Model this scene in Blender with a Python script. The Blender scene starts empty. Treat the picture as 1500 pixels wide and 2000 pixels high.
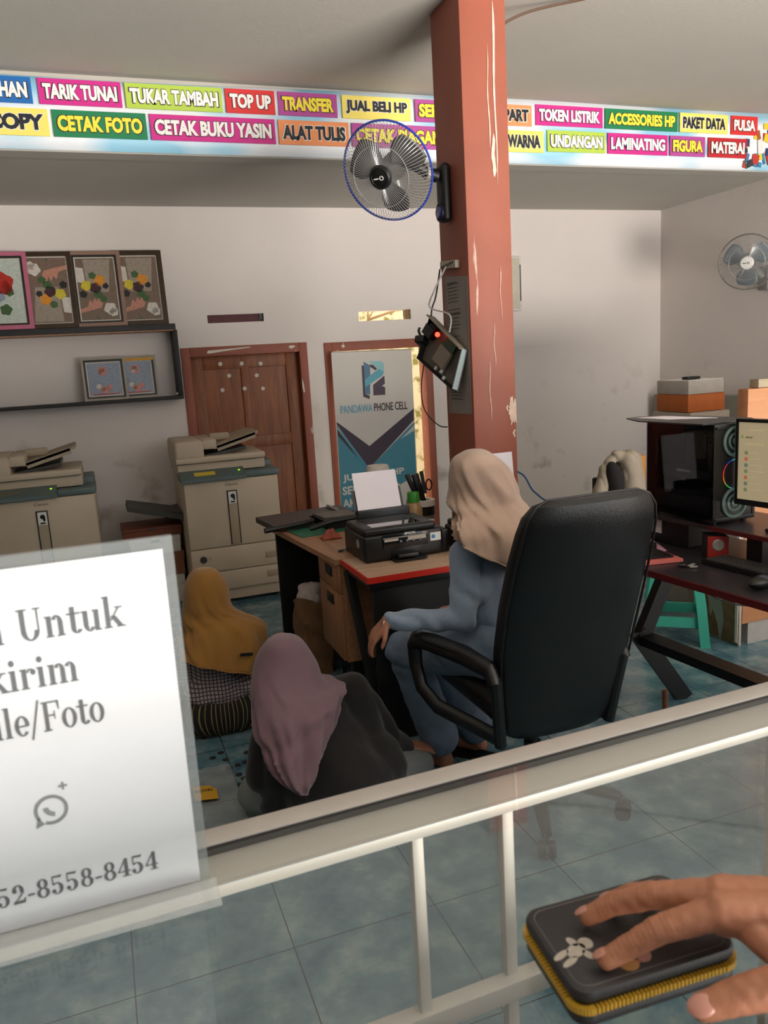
import bpy, bmesh, math, random
from mathutils import Vector, Matrix, Euler, noise
random.seed(7)
sc = bpy.context.scene
COL = sc.collection
R = math.radians
PI = math.pi

# ------------------------------------------------------------------ camera, world, lights, exposure
H = 1.6
cd = bpy.data.cameras.new('camera'); cam = bpy.data.objects.new('camera', cd); COL.objects.link(cam)
cd.sensor_fit = 'VERTICAL'; cd.sensor_height = 36.0; cd.lens = 1535 / 2000 * 36
cd.clip_start = 0.02; cd.clip_end = 100
cd.dof.use_dof = True; cd.dof.focus_distance = 3.2; cd.dof.aperture_fstop = 13
pit, rol, yaw = R(10.75), R(-3.46), R(19.4)
cp_, sp_, cr_, sr_, cy_, sy_ = math.cos(pit), math.sin(pit), math.cos(rol), math.sin(rol), math.cos(yaw), math.sin(yaw)
M = (Matrix(((cy_, sy_, 0), (-sy_, cy_, 0), (0, 0, 1))) @ Matrix(((1, 0, 0), (0, cp_, sp_), (0, -sp_, cp_)))
     @ Matrix(((1, 0, 0), (0, 0, -1), (0, 1, 0))) @ Matrix(((cr_, -sr_, 0), (sr_, cr_, 0), (0, 0, 1)))).to_4x4()
M.translation = (0, 0, H)
cam.matrix_world = M
sc.camera = cam
sc.view_settings.view_transform = 'Standard'; sc.view_settings.look = 'None'
sc.view_settings.gamma = 1; sc.view_settings.use_curve_mapping = False
sc.view_settings.exposure = 0.7

w = bpy.data.worlds.new('sky'); sc.world = w; w.use_nodes = True
bg = w.node_tree.nodes['Background']; bg.inputs[0].default_value = (0.86, 0.93, 1.0, 1); bg.inputs[1].default_value = 0.32

def area(name, loc, rot, sx, sy, power, col):
    l = bpy.data.lights.new(name, 'AREA'); l.shape = 'RECTANGLE'; l.size = sx; l.size_y = sy; l.energy = power; l.color = col
    o = bpy.data.objects.new(name, l); COL.objects.link(o); o.location = loc; o.rotation_euler = rot
    return o
# daylight thrown up from the sunlit pavement in front of the open shop, and sky light through the same opening
area('pavement_daylight', (5.2, -6.0, 0.05), (R(180), 0, 0), 7, 8, 4000, (1.0, 0.92, 0.84))
area('shopfront_skylight', (3.5, -1.6, 2.1), (R(90), 0, 0), 3.0, 1.6, 24, (0.86, 0.93, 1.0))
area('yard_daylight', (2.2, 8.2, 4.6), (0, 0, 0), 4, 3, 420, (1.0, 0.95, 0.82))

# ------------------------------------------------------------------ materials
def lin(c):
    return tuple(((v / 255) / 12.92 if v / 255 <= 0.04045 else ((v / 255 + 0.055) / 1.055) ** 2.4) for v in c) + (1,)
MATS = {}
def pm(name, col, rough=0.6, metal=0.0, var=0.0, scale=20.0, bump=0.0, bscale=None, spec=0.5, emit=0.0, sheen=0.0, coat=0.0):
    if name in MATS: return MATS[name]
    m = bpy.data.materials.new(name); m.use_nodes = True; nt = m.node_tree; b = nt.nodes['Principled BSDF']
    c = lin(col)
    b.inputs['Base Color'].default_value = c; b.inputs['Roughness'].default_value = rough; b.inputs['Metallic'].default_value = metal
    b.inputs['Specular IOR Level'].default_value = spec
    if sheen: b.inputs['Sheen Weight'].default_value = sheen
    if coat: b.inputs['Coat Weight'].default_value = coat
    tc = None
    if var or bump:
        tc = nt.nodes.new('ShaderNodeTexCoord')
    if var:
        n = nt.nodes.new('ShaderNodeTexNoise'); n.inputs['Scale'].default_value = scale; n.inputs['Detail'].default_value = 5
        nt.links.new(tc.outputs['Object'], n.inputs['Vector'])
        r = nt.nodes.new('ShaderNodeValToRGB'); r.color_ramp.elements[0].position = .3; r.color_ramp.elements[1].position = .7
        r.color_ramp.elements[0].color = tuple(v * (1 - var) for v in c[:3]) + (1,)
        r.color_ramp.elements[1].color = tuple(min(1, v * (1 + var)) for v in c[:3]) + (1,)
        nt.links.new(n.outputs['Fac'], r.inputs['Fac']); nt.links.new(r.outputs['Color'], b.inputs['Base Color'])
    if bump:
        n2 = nt.nodes.new('ShaderNodeTexNoise'); n2.inputs['Scale'].default_value = bscale or scale * 3; n2.inputs['Detail'].default_value = 4
        nt.links.new(tc.outputs['Object'], n2.inputs['Vector'])
        bp = nt.nodes.new('ShaderNodeBump'); bp.inputs['Strength'].default_value = bump; bp.inputs['Distance'].default_value = 0.01
        nt.links.new(n2.outputs['Fac'], bp.inputs['Height']); nt.links.new(bp.outputs['Normal'], b.inputs['Normal'])
    if emit:
        b.inputs['Emission Color'].default_value = c; b.inputs['Emission Strength'].default_value = emit
    MATS[name] = m
    return m

def glassy(name, tint, refl=1.0, rough=0.0, haze=0.0):
    if name in MATS: return MATS[name]
    m = bpy.data.materials.new(name); m.use_nodes = True; nt = m.node_tree; nt.nodes.clear()
    out = nt.nodes.new('ShaderNodeOutputMaterial'); tr = nt.nodes.new('ShaderNodeBsdfTransparent'); gl = nt.nodes.new('ShaderNodeBsdfGlossy')
    tr.inputs[0].default_value = tuple(tint) + (1,); gl.inputs['Roughness'].default_value = rough
    gl.inputs[0].default_value = (refl, refl, refl, 1)
    lw = nt.nodes.new('ShaderNodeLayerWeight'); lw.inputs[0].default_value = .5      # facing term is the same on both sides of the pane
    p5 = nt.nodes.new('ShaderNodeMath'); p5.operation = 'POWER'; p5.inputs[1].default_value = 5; nt.links.new(lw.outputs['Facing'], p5.inputs[0])
    fr = nt.nodes.new('ShaderNodeMath'); fr.operation = 'MULTIPLY_ADD'; fr.inputs[1].default_value = .96; fr.inputs[2].default_value = .04; nt.links.new(p5.outputs[0], fr.inputs[0])
    mx = nt.nodes.new('ShaderNodeMixShader')
    nt.links.new(fr.outputs[0], mx.inputs[0]); nt.links.new(tr.outputs[0], mx.inputs[1]); nt.links.new(gl.outputs[0], mx.inputs[2])
    if haze:
        df = nt.nodes.new('ShaderNodeBsdfDiffuse'); df.inputs[0].default_value = (.75, .78, .78, 1)
        m2 = nt.nodes.new('ShaderNodeMixShader'); m2.inputs[0].default_value = haze
        nt.links.new(mx.outputs[0], m2.inputs[1]); nt.links.new(df.outputs[0], m2.inputs[2]); nt.links.new(m2.outputs[0], out.inputs[0])
    else:
        nt.links.new(mx.outputs[0], out.inputs[0])
    MATS[name] = m
    return m

def wallmat(name, col, dirt=True):
    m = pm(name, col, .9, var=.03, scale=1.5, bump=.12, bscale=60, spec=.2)
    if dirt:
        nt = m.node_tree; b = nt.nodes['Principled BSDF']
        src = b.inputs['Base Color'].links[0].from_socket
        tc = nt.nodes.new('ShaderNodeTexCoord'); sx = nt.nodes.new('ShaderNodeSeparateXYZ'); nt.links.new(tc.outputs['Object'], sx.inputs[0])
        n = nt.nodes.new('ShaderNodeTexNoise'); n.inputs['Scale'].default_value = 4; n.inputs['Detail'].default_value = 8
        nt.links.new(tc.outputs['Object'], n.inputs['Vector'])
        rp = nt.nodes.new('ShaderNodeValToRGB'); rp.color_ramp.elements[0].position = .60; rp.color_ramp.elements[1].position = .72
        nt.links.new(n.outputs['Fac'], rp.inputs['Fac'])
        mr = nt.nodes.new('ShaderNodeMapRange'); mr.inputs[1].default_value = 0.6; mr.inputs[2].default_value = 1.7; mr.inputs[3].default_value = .6; mr.inputs[4].default_value = 0
        nt.links.new(sx.outputs['Z'], mr.inputs[0])
        mu = nt.nodes.new('ShaderNodeMath'); mu.operation = 'MULTIPLY'; nt.links.new(rp.outputs['Color'], mu.inputs[0]); nt.links.new(mr.outputs[0], mu.inputs[1])
        mx = nt.nodes.new('ShaderNodeMix'); mx.data_type = 'RGBA'
        nt.links.new(mu.outputs[0], mx.inputs[0]); nt.links.new(src, mx.inputs[6]); mx.inputs[7].default_value = lin((150, 140, 120))
        nt.links.new(mx.outputs[2], b.inputs['Base Color'])
    return m

def tilemat():
    m = bpy.data.materials.new('blue_floor_tiles'); m.use_nodes = True; nt = m.node_tree; b = nt.nodes['Principled BSDF']
    tc = nt.nodes.new('ShaderNodeTexCoord'); mp = nt.nodes.new('ShaderNodeMapping')
    mp.inputs['Location'].default_value = (-0.34 + .43 * 20, -1.945 + .43 * 20, 0)
    nt.links.new(tc.outputs['Object'], mp.inputs['Vector'])
    br = nt.nodes.new('ShaderNodeTexBrick'); br.offset = 0; br.squash = 1
    br.inputs['Scale'].default_value = 1; br.inputs['Brick Width'].default_value = .43; br.inputs['Row Height'].default_value = .43
    br.inputs['Mortar Size'].default_value = .0022; br.inputs['Mortar Smooth'].default_value = .3
    nt.links.new(mp.outputs[0], br.inputs['Vector'])
    n = nt.nodes.new('ShaderNodeTexNoise'); n.inputs['Scale'].default_value = 7; n.inputs['Detail'].default_value = 9; n.inputs['Roughness'].default_value = .65
    nt.links.new(tc.outputs['Object'], n.inputs['Vector'])
    r = nt.nodes.new('ShaderNodeValToRGB'); e = r.color_ramp.elements
    e[0].position = .36; e[0].color = lin((70, 107, 124)); e[1].position = .66; e[1].color = lin((140, 160, 160))
    x = e.new(.5); x.color = lin((96, 128, 140))
    nt.links.new(n.outputs['Fac'], r.inputs['Fac'])
    nt.links.new(r.outputs[0], br.inputs['Color1']); nt.links.new(r.outputs[0], br.inputs['Color2']); br.inputs['Mortar'].default_value = lin((45, 52, 55))
    nt.links.new(br.outputs['Color'], b.inputs['Base Color']); b.inputs['Roughness'].default_value = .22
    return m

def woodmat(name, c1, c2, axis='Z', scale=6):
    if name in MATS: return MATS[name]
    m = bpy.data.materials.new(name); m.use_nodes = True; nt = m.node_tree; b = nt.nodes['Principled BSDF']
    tc = nt.nodes.new('ShaderNodeTexCoord'); mp = nt.nodes.new('ShaderNodeMapping')
    s = {'Z': (14, 14, 1.2), 'X': (1.2, 14, 14), 'Y': (14, 1.2, 14)}[axis]
    mp.inputs['Scale'].default_value = s; nt.links.new(tc.outputs['Object'], mp.inputs[0])
    n = nt.nodes.new('ShaderNodeTexNoise'); n.inputs['Scale'].default_value = scale * .35; n.inputs['Detail'].default_value = 8; n.inputs['Roughness'].default_value = .65
    nt.links.new(mp.outputs[0], n.inputs['Vector'])
    r = nt.nodes.new('ShaderNodeValToRGB'); e = r.color_ramp.elements
    e[0].position = .32; e[0].color = lin(c1); e[1].position = .68; e[1].color = lin(c2)
    nt.links.new(n.outputs['Fac'], r.inputs[0]); nt.links.new(r.outputs[0], b.inputs['Base Color']); b.inputs['Roughness'].default_value = .5
    MATS[name] = m
    return m

def paintmat(name, base, chip, th=.66, scale=5, stretch=(1, 1, .25)):
    if name in MATS: return MATS[name]
    m = pm(name, base, .55, var=.10, scale=3, bump=.1, bscale=40)
    nt = m.node_tree; b = nt.nodes['Principled BSDF']; src = b.inputs['Base Color'].links[0].from_socket
    tc = nt.nodes.new('ShaderNodeTexCoord'); mp = nt.nodes.new('ShaderNodeMapping'); mp.inputs['Scale'].default_value = stretch
    nt.links.new(tc.outputs['Object'], mp.inputs[0])
    n = nt.nodes.new('ShaderNodeTexNoise'); n.inputs['Scale'].default_value = scale * 4; n.inputs['Detail'].default_value = 10
    nt.links.new(mp.outputs[0], n.inputs['Vector'])
    rp = nt.nodes.new('ShaderNodeValToRGB'); rp.color_ramp.elements[0].position = th; rp.color_ramp.elements[1].position = th + .03
    nt.links.new(n.outputs['Fac'], rp.inputs[0])
    mx = nt.nodes.new('ShaderNodeMix'); mx.data_type = 'RGBA'; nt.links.new(rp.outputs[0], mx.inputs[0]); nt.links.new(src, mx.inputs[6]); mx.inputs[7].default_value = lin(chip)
    nt.links.new(mx.outputs[2], b.inputs['Base Color'])
    return m

def stripemat(name, base, line, freq, axis='X', wid=.12, second=None, rough=.85):
    """woven cloth with thin lines; axis picks the object axis the lines are spaced along ('R' = around the vertical)"""
    if name in MATS: return MATS[name]
    m = bpy.data.materials.new(name); m.use_nodes = True; nt = m.node_tree; b = nt.nodes['Principled BSDF']; b.inputs['Roughness'].default_value = rough
    tc = nt.nodes.new('ShaderNodeTexCoord'); sx = nt.nodes.new('ShaderNodeSeparateXYZ'); nt.links.new(tc.outputs['Object'], sx.inputs[0])
    def band(sock, f, wd):
        a = nt.nodes.new('ShaderNodeMath'); a.operation = 'MULTIPLY'; a.inputs[1].default_value = f; nt.links.new(sock, a.inputs[0])
        c = nt.nodes.new('ShaderNodeMath'); c.operation = 'FRACT'; nt.links.new(a.outputs[0], c.inputs[0])
        d = nt.nodes.new('ShaderNodeMath'); d.operation = 'LESS_THAN'; d.inputs[1].default_value = wd; nt.links.new(c.outputs[0], d.inputs[0])
        return d.outputs[0]
    if axis == 'R':
        at = nt.nodes.new('ShaderNodeMath'); at.operation = 'ARCTAN2'; nt.links.new(sx.outputs['Y'], at.inputs[0]); nt.links.new(sx.outputs['X'], at.inputs[1])
        s0 = at.outputs[0]
    else: s0 = sx.outputs[axis]
    fac = band(s0, freq, wid)
    if second:
        f2 = band(sx.outputs[second[0]], second[1], wid)
        mm = nt.nodes.new('ShaderNodeMath'); mm.operation = 'MAXIMUM'; nt.links.new(fac, mm.inputs[0]); nt.links.new(f2, mm.inputs[1]); fac = mm.outputs[0]
    mx = nt.nodes.new('ShaderNodeMix'); mx.data_type = 'RGBA'; nt.links.new(fac, mx.inputs[0]); mx.inputs[6].default_value = lin(base); mx.inputs[7].default_value = lin(line)
    nt.links.new(mx.outputs[2], b.inputs['Base Color'])
    MATS[name] = m
    return m

# ------------------------------------------------------------------ mesh helpers
class MB:
    def __init__(s): s.bm = bmesh.new(); s.mats = []; s.cur = 0
    def m(s, mat):
        s._tag()
        if mat not in s.mats: s.mats.append(mat)
        s.cur = s.mats.index(mat); return s
    def _tag(s):
        for f in s.bm.faces:
            if not f.tag: f.material_index = s.cur; f.tag = True
    def box(s, c, d, rot=None, bev=0, seg=2, mat4=None):
        g = bmesh.ops.create_cube(s.bm, size=1)['verts']
        T = Matrix.Translation(c) @ (Euler([R(a) for a in rot]).to_matrix().to_4x4() if rot else Matrix()) @ Matrix.Diagonal((d[0], d[1], d[2], 1))
        if mat4: T = mat4 @ Matrix.Diagonal((d[0], d[1], d[2], 1))
        bmesh.ops.transform(s.bm, matrix=T, verts=g)
        if bev:
            es = list({e for v in g for e in v.link_edges})
            bmesh.ops.bevel(s.bm, geom=es, offset=bev, segments=seg, profile=.5, affect='EDGES', clamp_overlap=True)
        s._tag(); return s
    def bb(s, x0, x1, y0, y1, z0, z1, bev=0, seg=2):
        return s.box(((x0 + x1) / 2, (y0 + y1) / 2, (z0 + z1) / 2), (x1 - x0, y1 - y0, z1 - z0), bev=bev, seg=seg)
    def cyl(s, a, b, r0, r1=None, seg=20, cap=True):
        a, b = Vector(a), Vector(b); d = b - a; r1 = r0 if r1 is None else r1
        q = d.to_track_quat('Z', 'Y').to_matrix().to_4x4(); q.translation = (a + b) / 2
        bmesh.ops.create_cone(s.bm, cap_ends=cap, segments=seg, radius1=r0, radius2=r1, depth=d.length, matrix=q); s._tag(); return s
    def sph(s, c, r, rot=None, seg=20):
        if not hasattr(r, '__len__'): r = (r, r, r)
        T = Matrix.Translation(c) @ (Euler([R(a) for a in rot]).to_matrix().to_4x4() if rot else Matrix()) @ Matrix.Diagonal((r[0], r[1], r[2], 1))
        bmesh.ops.create_uvsphere(s.bm, u_segments=seg, v_segments=max(6, seg // 2), radius=1, matrix=T); s._tag(); return s
    def rings(s, rs, closed=True, cap0=True, cap1=True):
        L = [[s.bm.verts.new(p) for p in r] for r in rs]
        for a, b in zip(L, L[1:]):
            n = len(a)
            for i in range(n if closed else n - 1):
                j = (i + 1) % n
                s.bm.faces.new((a[i], a[j], b[j], b[i]))
        if cap0: s.bm.faces.new(list(reversed(L[0])))
        if cap1: s.bm.faces.new(L[-1])
        s._tag(); return s
    def tube(s, pts, r, seg=8, closed=False, flat=1.0, up=(0, 0, 1)):
        P = [Vector(p) for p in pts]; n = len(P); rr = r if hasattr(r, '__len__') else [r] * n
        rs = []; prev = None
        for i in range(n):
            if closed: t = P[(i + 1) % n] - P[i - 1]
            else: t = P[min(i + 1, n - 1)] - P[max(i - 1, 0)]
            t.normalize()
            if prev is None:
                u = Vector(up); 
                if abs(u.dot(t)) > .95: u = Vector((1, 0, 0))
            else: u = prev
            u = (u - t * u.dot(t)).normalized(); prev = u; v = t.cross(u)
            rs.append([P[i] + (u * math.cos(2 * PI * k / seg) + v * math.sin(2 * PI * k / seg) * flat) * rr[i] for k in range(seg)])
        if closed: rs.append(rs[0]); s.rings(rs, cap0=False, cap1=False); bmesh.ops.remove_doubles(s.bm, verts=s.bm.verts[:], dist=1e-6)
        else: s.rings(rs)
        return s
    def lathe(s, prof, c, ax=(0, 0, 1), seg=32, caps=False):
        q = Vector(ax).to_track_quat('Z', 'Y').to_matrix(); c = Vector(c)
        rs = [[c + q @ Vector((r * math.cos(2 * PI * k / seg), r * math.sin(2 * PI * k / seg), z)) for k in range(seg)] for r, z in prof]
        s.rings(rs, cap0=caps, cap1=caps); return s
    def prism(s, poly, fr, d0=0.0, d1=0.001):
        """2D polygon in the frame fr (Matrix), extruded along its z from d0 to d1"""
        a = sum(poly[i][0] * poly[(i + 1) % len(poly)][1] - poly[(i + 1) % len(poly)][0] * poly[i][1] for i in range(len(poly)))
        if a < 0: poly = list(reversed(poly))
        b = [s.bm.verts.new(fr @ Vector((p[0], p[1], d0))) for p in poly]; t = [s.bm.verts.new(fr @ Vector((p[0], p[1], d1))) for p in poly]
        n = len(poly); s.bm.faces.new(list(reversed(b))); s.bm.faces.new(t)
        for i in range(n): s.bm.faces.new((b[i], b[(i + 1) % n], t[(i + 1) % n], t[i]))
        s._tag(); return s
    def grid(s, fn, nu, nv):
        V = [[s.bm.verts.new(fn(i / nu, j / nv)) for j in range(nv + 1)] for i in range(nu + 1)]
        for i in range(nu):
            for j in range(nv): s.bm.faces.new((V[i][j], V[i + 1][j], V[i + 1][j + 1], V[i][j + 1]))
        s._tag(); return s

def frame(o, ux, uy):
    ux, uy = Vector(ux).normalized(), Vector(uy).normalized(); uz = ux.cross(uy)
    m = Matrix((ux, uy, uz)).transposed().to_4x4(); m.translation = Vector(o); return m
def wallframe(y): return frame((0, y, 0), (1, 0, 0), (0, 0, 1))      # x right, z up, faces -y

def base_of(p):
    v = Vector((0, 0, 0))
    while p is not None: v += Vector(p.location); p = p.parent
    return v
def link_mesh(name, me, mats, parent=None, world=True, angle=35):
    for m in mats: me.materials.append(m)
    for p in me.polygons: p.use_smooth = True
    me.set_sharp_from_angle(angle=R(angle))
    o = bpy.data.objects.new(name, me); COL.objects.link(o)
    if parent is not None:
        o.parent = parent
        if world: me.transform(Matrix.Translation(-base_of(parent)))
    return o
def obj(name, mb, mat=None, parent=None, world=True, angle=35, solid=0):
    mb._tag()
    me = bpy.data.meshes.new(name)
    bmesh.ops.recalc_face_normals(mb.bm, faces=mb.bm.faces[:])
    mb.bm.to_mesh(me); mb.bm.free()
    return link_mesh(name, me, mb.mats if mb.mats else [mat], parent, world, angle)
def tag(o, label, cat, group=None):
    o['label'] = label; o['category'] = cat
    if group: o['group'] = group
    if o.type == 'MESH' and o.parent is None and o.location.length < 1e-9:
        vs = o.data.vertices
        if len(vs):
            xs = [v.co.x for v in vs]; ys = [v.co.y for v in vs]; zs = [v.co.z for v in vs]
            c = Vector(((min(xs) + max(xs)) / 2, (min(ys) + max(ys)) / 2, min(zs)))
            o.data.transform(Matrix.Translation(-c)); o.location = c
    return o
def thing(name, label, cat, loc, rz=0, group=None):
    o = bpy.data.objects.new(name, None); COL.objects.link(o); o.location = loc; o.rotation_euler = (0, 0, rz)
    o.empty_display_size = .05; o['label'] = label; o['category'] = cat
    if group: o['group'] = group
    return o
def struct(name, mb, mat):
    o = obj(name, mb, mat); o['kind'] = 'structure'; return o

def realise(o):
    bpy.context.view_layer.update()
    dg = bpy.context.evaluated_depsgraph_get()
    me = bpy.data.meshes.new_from_object(o.evaluated_get(dg)); 
    return me
def text(name, s, fr, mat, parent, h=None, wd=None, bold=0.0, ext=0.0008, align='LEFT', shear=0, height_ref=.7):
    """lettering in frame fr (origin = left end of baseline), scaled to cap height h and width wd"""
    cu = bpy.data.curves.new(name, 'FONT'); cu.body = s; cu.size = 1; cu.offset = bold; cu.extrude = 0; cu.shear = shear; cu.resolution_u = 3
    cu.fill_mode = 'FRONT'
    t = bpy.data.objects.new('t', cu); COL.objects.link(t); me = realise(t); bpy.data.objects.remove(t)
    xs = [v.co.x for v in me.vertices]; ys = [v.co.y for v in me.vertices]
    if not xs: return None
    x0, x1, y0, y1 = min(xs), max(xs), min(ys), max(ys)
    sy = h / (y1 - y0) if h else 1; sx = wd / (x1 - x0) if wd else sy
    me.transform(fr @ Matrix.Translation((0, 0, ext)) @ Matrix.Diagonal((sx, sy, 1, 1)) @ Matrix.Translation((-x0, -y0, 0)))
    me.name = name
    return link_mesh(name, me, [mat], parent)

def blob(name, caps, mat, parent, voxel=.008, smooth=8, ells=(), post=None, fac=.5):
    mb = MB()
    for c in caps:
        p0, p1, r0, r1 = c
        mb.sph(p0, r0, seg=20); mb.sph(p1, r1, seg=20)
        if (Vector(p1) - Vector(p0)).length > 1e-4: mb.cyl(p0, p1, r0, r1, seg=20)
    for e in ells: mb.sph(*e, seg=28)
    bmesh.ops.recalc_face_normals(mb.bm, faces=mb.bm.faces[:])
    me = bpy.data.meshes.new('b'); mb.bm.to_mesh(me); mb.bm.free()
    t = bpy.data.objects.new('b', me); COL.objects.link(t)
    rm = t.modifiers.new('r', 'REMESH'); rm.mode = 'VOXEL'; rm.voxel_size = voxel; rm.use_smooth_shade = True
    sm = t.modifiers.new('s', 'SMOOTH'); sm.factor = fac; sm.iterations = smooth
    m2 = realise(t); bpy.data.objects.remove(t)
    if post:
        ns = [v.normal.copy() for v in m2.vertices]
        for v, n in zip(m2.vertices, ns): v.co = post(v.co.copy(), n)
    m2.name = name
    return link_mesh(name, m2, [mat], parent, angle=80)

def folds(amp, fx, fy, fz, sharp=2.0, lump=.0, ls=6):
    def f(co, n):
        s = math.sin(co.x * fx + co.y * fy + co.z * fz + 3.0 * noise.noise(co * 5))
        d = -amp * (1 - abs(s)) ** sharp
        if lump: d += lump * noise.noise(co * ls)
        return co + n * d
    return f

# ------------------------------------------------------------------ palette
WALL = wallmat('white_wall_paint', (232, 224, 219)); CEIL = wallmat('ceiling_paint', (188, 184, 176), dirt=False)
RED = paintmat('red_brown_paint', (150, 82, 62), (214, 196, 180), .70)
PILLAR = paintmat('pillar_paint', (154, 86, 67), (226, 196, 178), .735, 3.2, (1.2, 1.2, .12))
BLK = pm('black_plastic', (15, 15, 16), .42, var=.1, scale=30, bump=.05)
BLKM = pm('black_steel', (11, 10, 11), .5, var=.15, scale=12)
LEATH = pm('black_leatherette', (14, 14, 16), .38, var=.12, scale=8, bump=.12, bscale=180)
ALU = pm('aluminium', (178, 172, 166), .4, .25, var=.04, scale=30)
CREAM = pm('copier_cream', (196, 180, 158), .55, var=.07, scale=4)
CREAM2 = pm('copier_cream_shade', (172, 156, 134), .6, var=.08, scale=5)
GTEAL = pm('copier_grey_green', (92, 108, 108), .5, var=.08, scale=10)
DGREY = pm('dark_grey_plastic', (62, 60, 58), .5, var=.1, scale=14)
WHT = pm('white_plastic', (226, 224, 220), .4, var=.02, scale=10)
PAPER = pm('white_paper', (240, 232, 238), .7, var=.01, scale=8)
MDF = woodmat('brown_laminate', (150, 106, 74), (182, 134, 98), 'Y')
TOPB = woodmat('tan_desk_laminate', (172, 140, 116), (196, 164, 138), 'X')
REDE = pm('red_edge_band', (206, 42, 26), .4, var=.05)
CARD = pm('cardboard', (176, 132, 92), .8, var=.08, scale=9)
DOORW = woodmat('varnished_door_wood', (104, 56, 24), (156, 90, 44), 'Z')
SKIN = pm('skin', (166, 112, 86), .5, var=.06, scale=40, bump=.05, bscale=300)
INK = pm('dark_ink', (50, 50, 58), .6, var=.02)
BLACKINK = pm('black_print', (30, 26, 34), .5, var=.02)
CHIP = pm('white_filler', (224, 216, 206), .8, var=.05, scale=30)

# ------------------------------------------------------------------ room shell
D = 6.2; XR = 5.03; XL = -3.2; YF = -1.7
struct('floor', MB().bb(XL - .2, XR + .2, YF, D, -.1, 0), tilemat())
mb = MB()
def wallpiece(x0, x1, z0, z1): mb.bb(x0, x1, D, D + .15, z0, z1)
wallpiece(XL - .2, .66, 0, 3.3); wallpiece(.66, 1.60, 1.78, 1.97); wallpiece(.66, .862, 1.97, 2.03); wallpiece(1.293, 1.60, 1.97, 2.03)
wallpiece(.66, 1.60, 2.03, 3.3); wallpiece(1.60, 1.785, 0, 3.3); wallpiece(1.785, 2.66, 1.77, 1.94); wallpiece(1.785, 2.068, 1.94, 2.02)
wallpiece(2.523, 2.66, 1.94, 2.02); wallpiece(1.785, 2.66, 2.02, 3.3); wallpiece(2.66, XR + .2, 0, 3.3)
struct('wall_back', mb, WALL)
struct('wall_right', MB().bb(XR, XR + .2, YF, D, 0, 3.3), WALL)
struct('wall_left', MB().bb(XL - .2, XL, YF, D, 0, 3.3), wallmat('taupe_low_bounce', (126, 116, 106)))  # unseen wall, colour darkened to cut bounce light on the pillar
struct('wall_front_blocker', MB().bb(XL - .2, -1.0, YF - .15, YF, 0, 3.3).bb(-1.0, XR + .2, YF - .15, YF, 2.95, 3.3), MATS['taupe_low_bounce'])  # unseen left part added to keep out daylight from that side
struct('ceiling', MB().bb(XL - .2, XR + .2, 4.75, D, 2.81, 3.0).bb(XL - .2, XR + .2, YF, 4.75, 3.14, 3.3), CEIL)
struct('trim_1', MB().bb(XL - .2, XR + .2, 4.62, 4.75, 2.765, 3.14), CEIL).name = 'trim_1'
# pillar with scraped paint
pb = MB().m(PILLAR).box((1.7425, 3.4485, 1.57), (.221, .297, 3.14), bev=.004)
CHIPW = pm('scraped_paint', (226, 196, 178), .8, var=.1, scale=40)
fr = frame((0, 3.2985, 0), (1, 0, 0), (0, 0, 1)); pb.m(CHIPW)
def sliver(x, z0, z1, w0, w1, fr=fr):
    n = 14; L = []; Rr = []
    for i in range(n + 1):
        t = i / n; z = z0 + (z1 - z0) * t; ww = (w0 + (w1 - w0) * t) * (.75 + .5 * random.random()) * min(1, 5 * t + .2, 5 * (1 - t) + .15)
        xx = x + .003 * math.sin(9 * t) ; L.append((xx - ww / 2, z)); Rr.append((xx + ww / 2, z))
    pb.prism(L + Rr[::-1], fr, 0, .0008)
sliver(1.79, 2.35, 3.09, .004, .014); sliver(1.758, 2.5, 2.92, .006, .003); sliver(1.775, 2.38, 2.56, .022, .012)
sliver(1.72, 1.30, 1.58, .003, .004); sliver(1.75, 1.55, 1.75, .003, .003); sliver(1.79, 1.75, 2.0, .002, .004); sliver(1.805, 1.0, 1.15, .01, .004)
chp = []
for k in range(44):
    a = 2 * PI * k / 44; q_ = .55 + .45 * random.random() * (1.25 if math.sin(a) > -.2 else 1.0)
    chp.append((min(1.8528, 1.836 + .036 * q_ * math.cos(a)), 1.335 + .072 * q_ * math.sin(a)))
pb.prism(chp, fr, 0, .0008); sliver(1.806, 1.34, 1.37, .006, .012); sliver(1.838, 1.215, 1.255, .008, .012)
o = struct('pillar', pb, None)
# doors and frames
def doorframe(name, x0, x1, zt, j0=.065, lab=None):
    fb = MB().m(RED)
    fb.bb(x0, x0 + j0, D - .012, D + .13, 0, zt, bev=.003).bb(x1 - j0, x1, D - .012, D + .13, 0, zt, bev=.003).bb(x0 + j0, x1 - j0, D - .012, D + .13, zt - .07, zt, bev=.003)
    return fb
fb = doorframe('a', .637, 1.617, 1.795)
fb.m(CHIP); fw = wallframe(D - .0125)
fb.prism([(.83, 1.748), (.84, 1.768), (.95, 1.772), (1.16, 1.782), (1.17, 1.776), (1.0, 1.762), (.85, 1.745)], fw, 0, .001)
fb.prism([(1.47, 1.775), (1.51, 1.776), (1.525, 1.766), (1.49, 1.75), (1.472, 1.757)], fw, 0, .001)
fb.prism([(1.556, 1.52), (1.567, 1.47), (1.572, 1.41), (1.562, 1.40), (1.555, 1.45)], fw, 0, .001)
struct('trim_2', fb, None)
fb = doorframe('b', 1.758, 2.692, 1.782)
fb.m(CHIP); fb.prism([(1.90, 1.757), (1.925, 1.76), (1.93, 1.742), (1.91, 1.735)], fw, 0, .001); fb.prism([(1.84, 1.716), (1.875, 1.718), (1.875, 1.713)], fw, 0, .001)
struct('trim_3', fb, None)
d1 = bpy.data.objects.new('door_1', None); COL.objects.link(d1); d1.location = (1.127, D + .09, 0); d1['kind'] = 'structure'
db = MB().m(DOORW)
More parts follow.
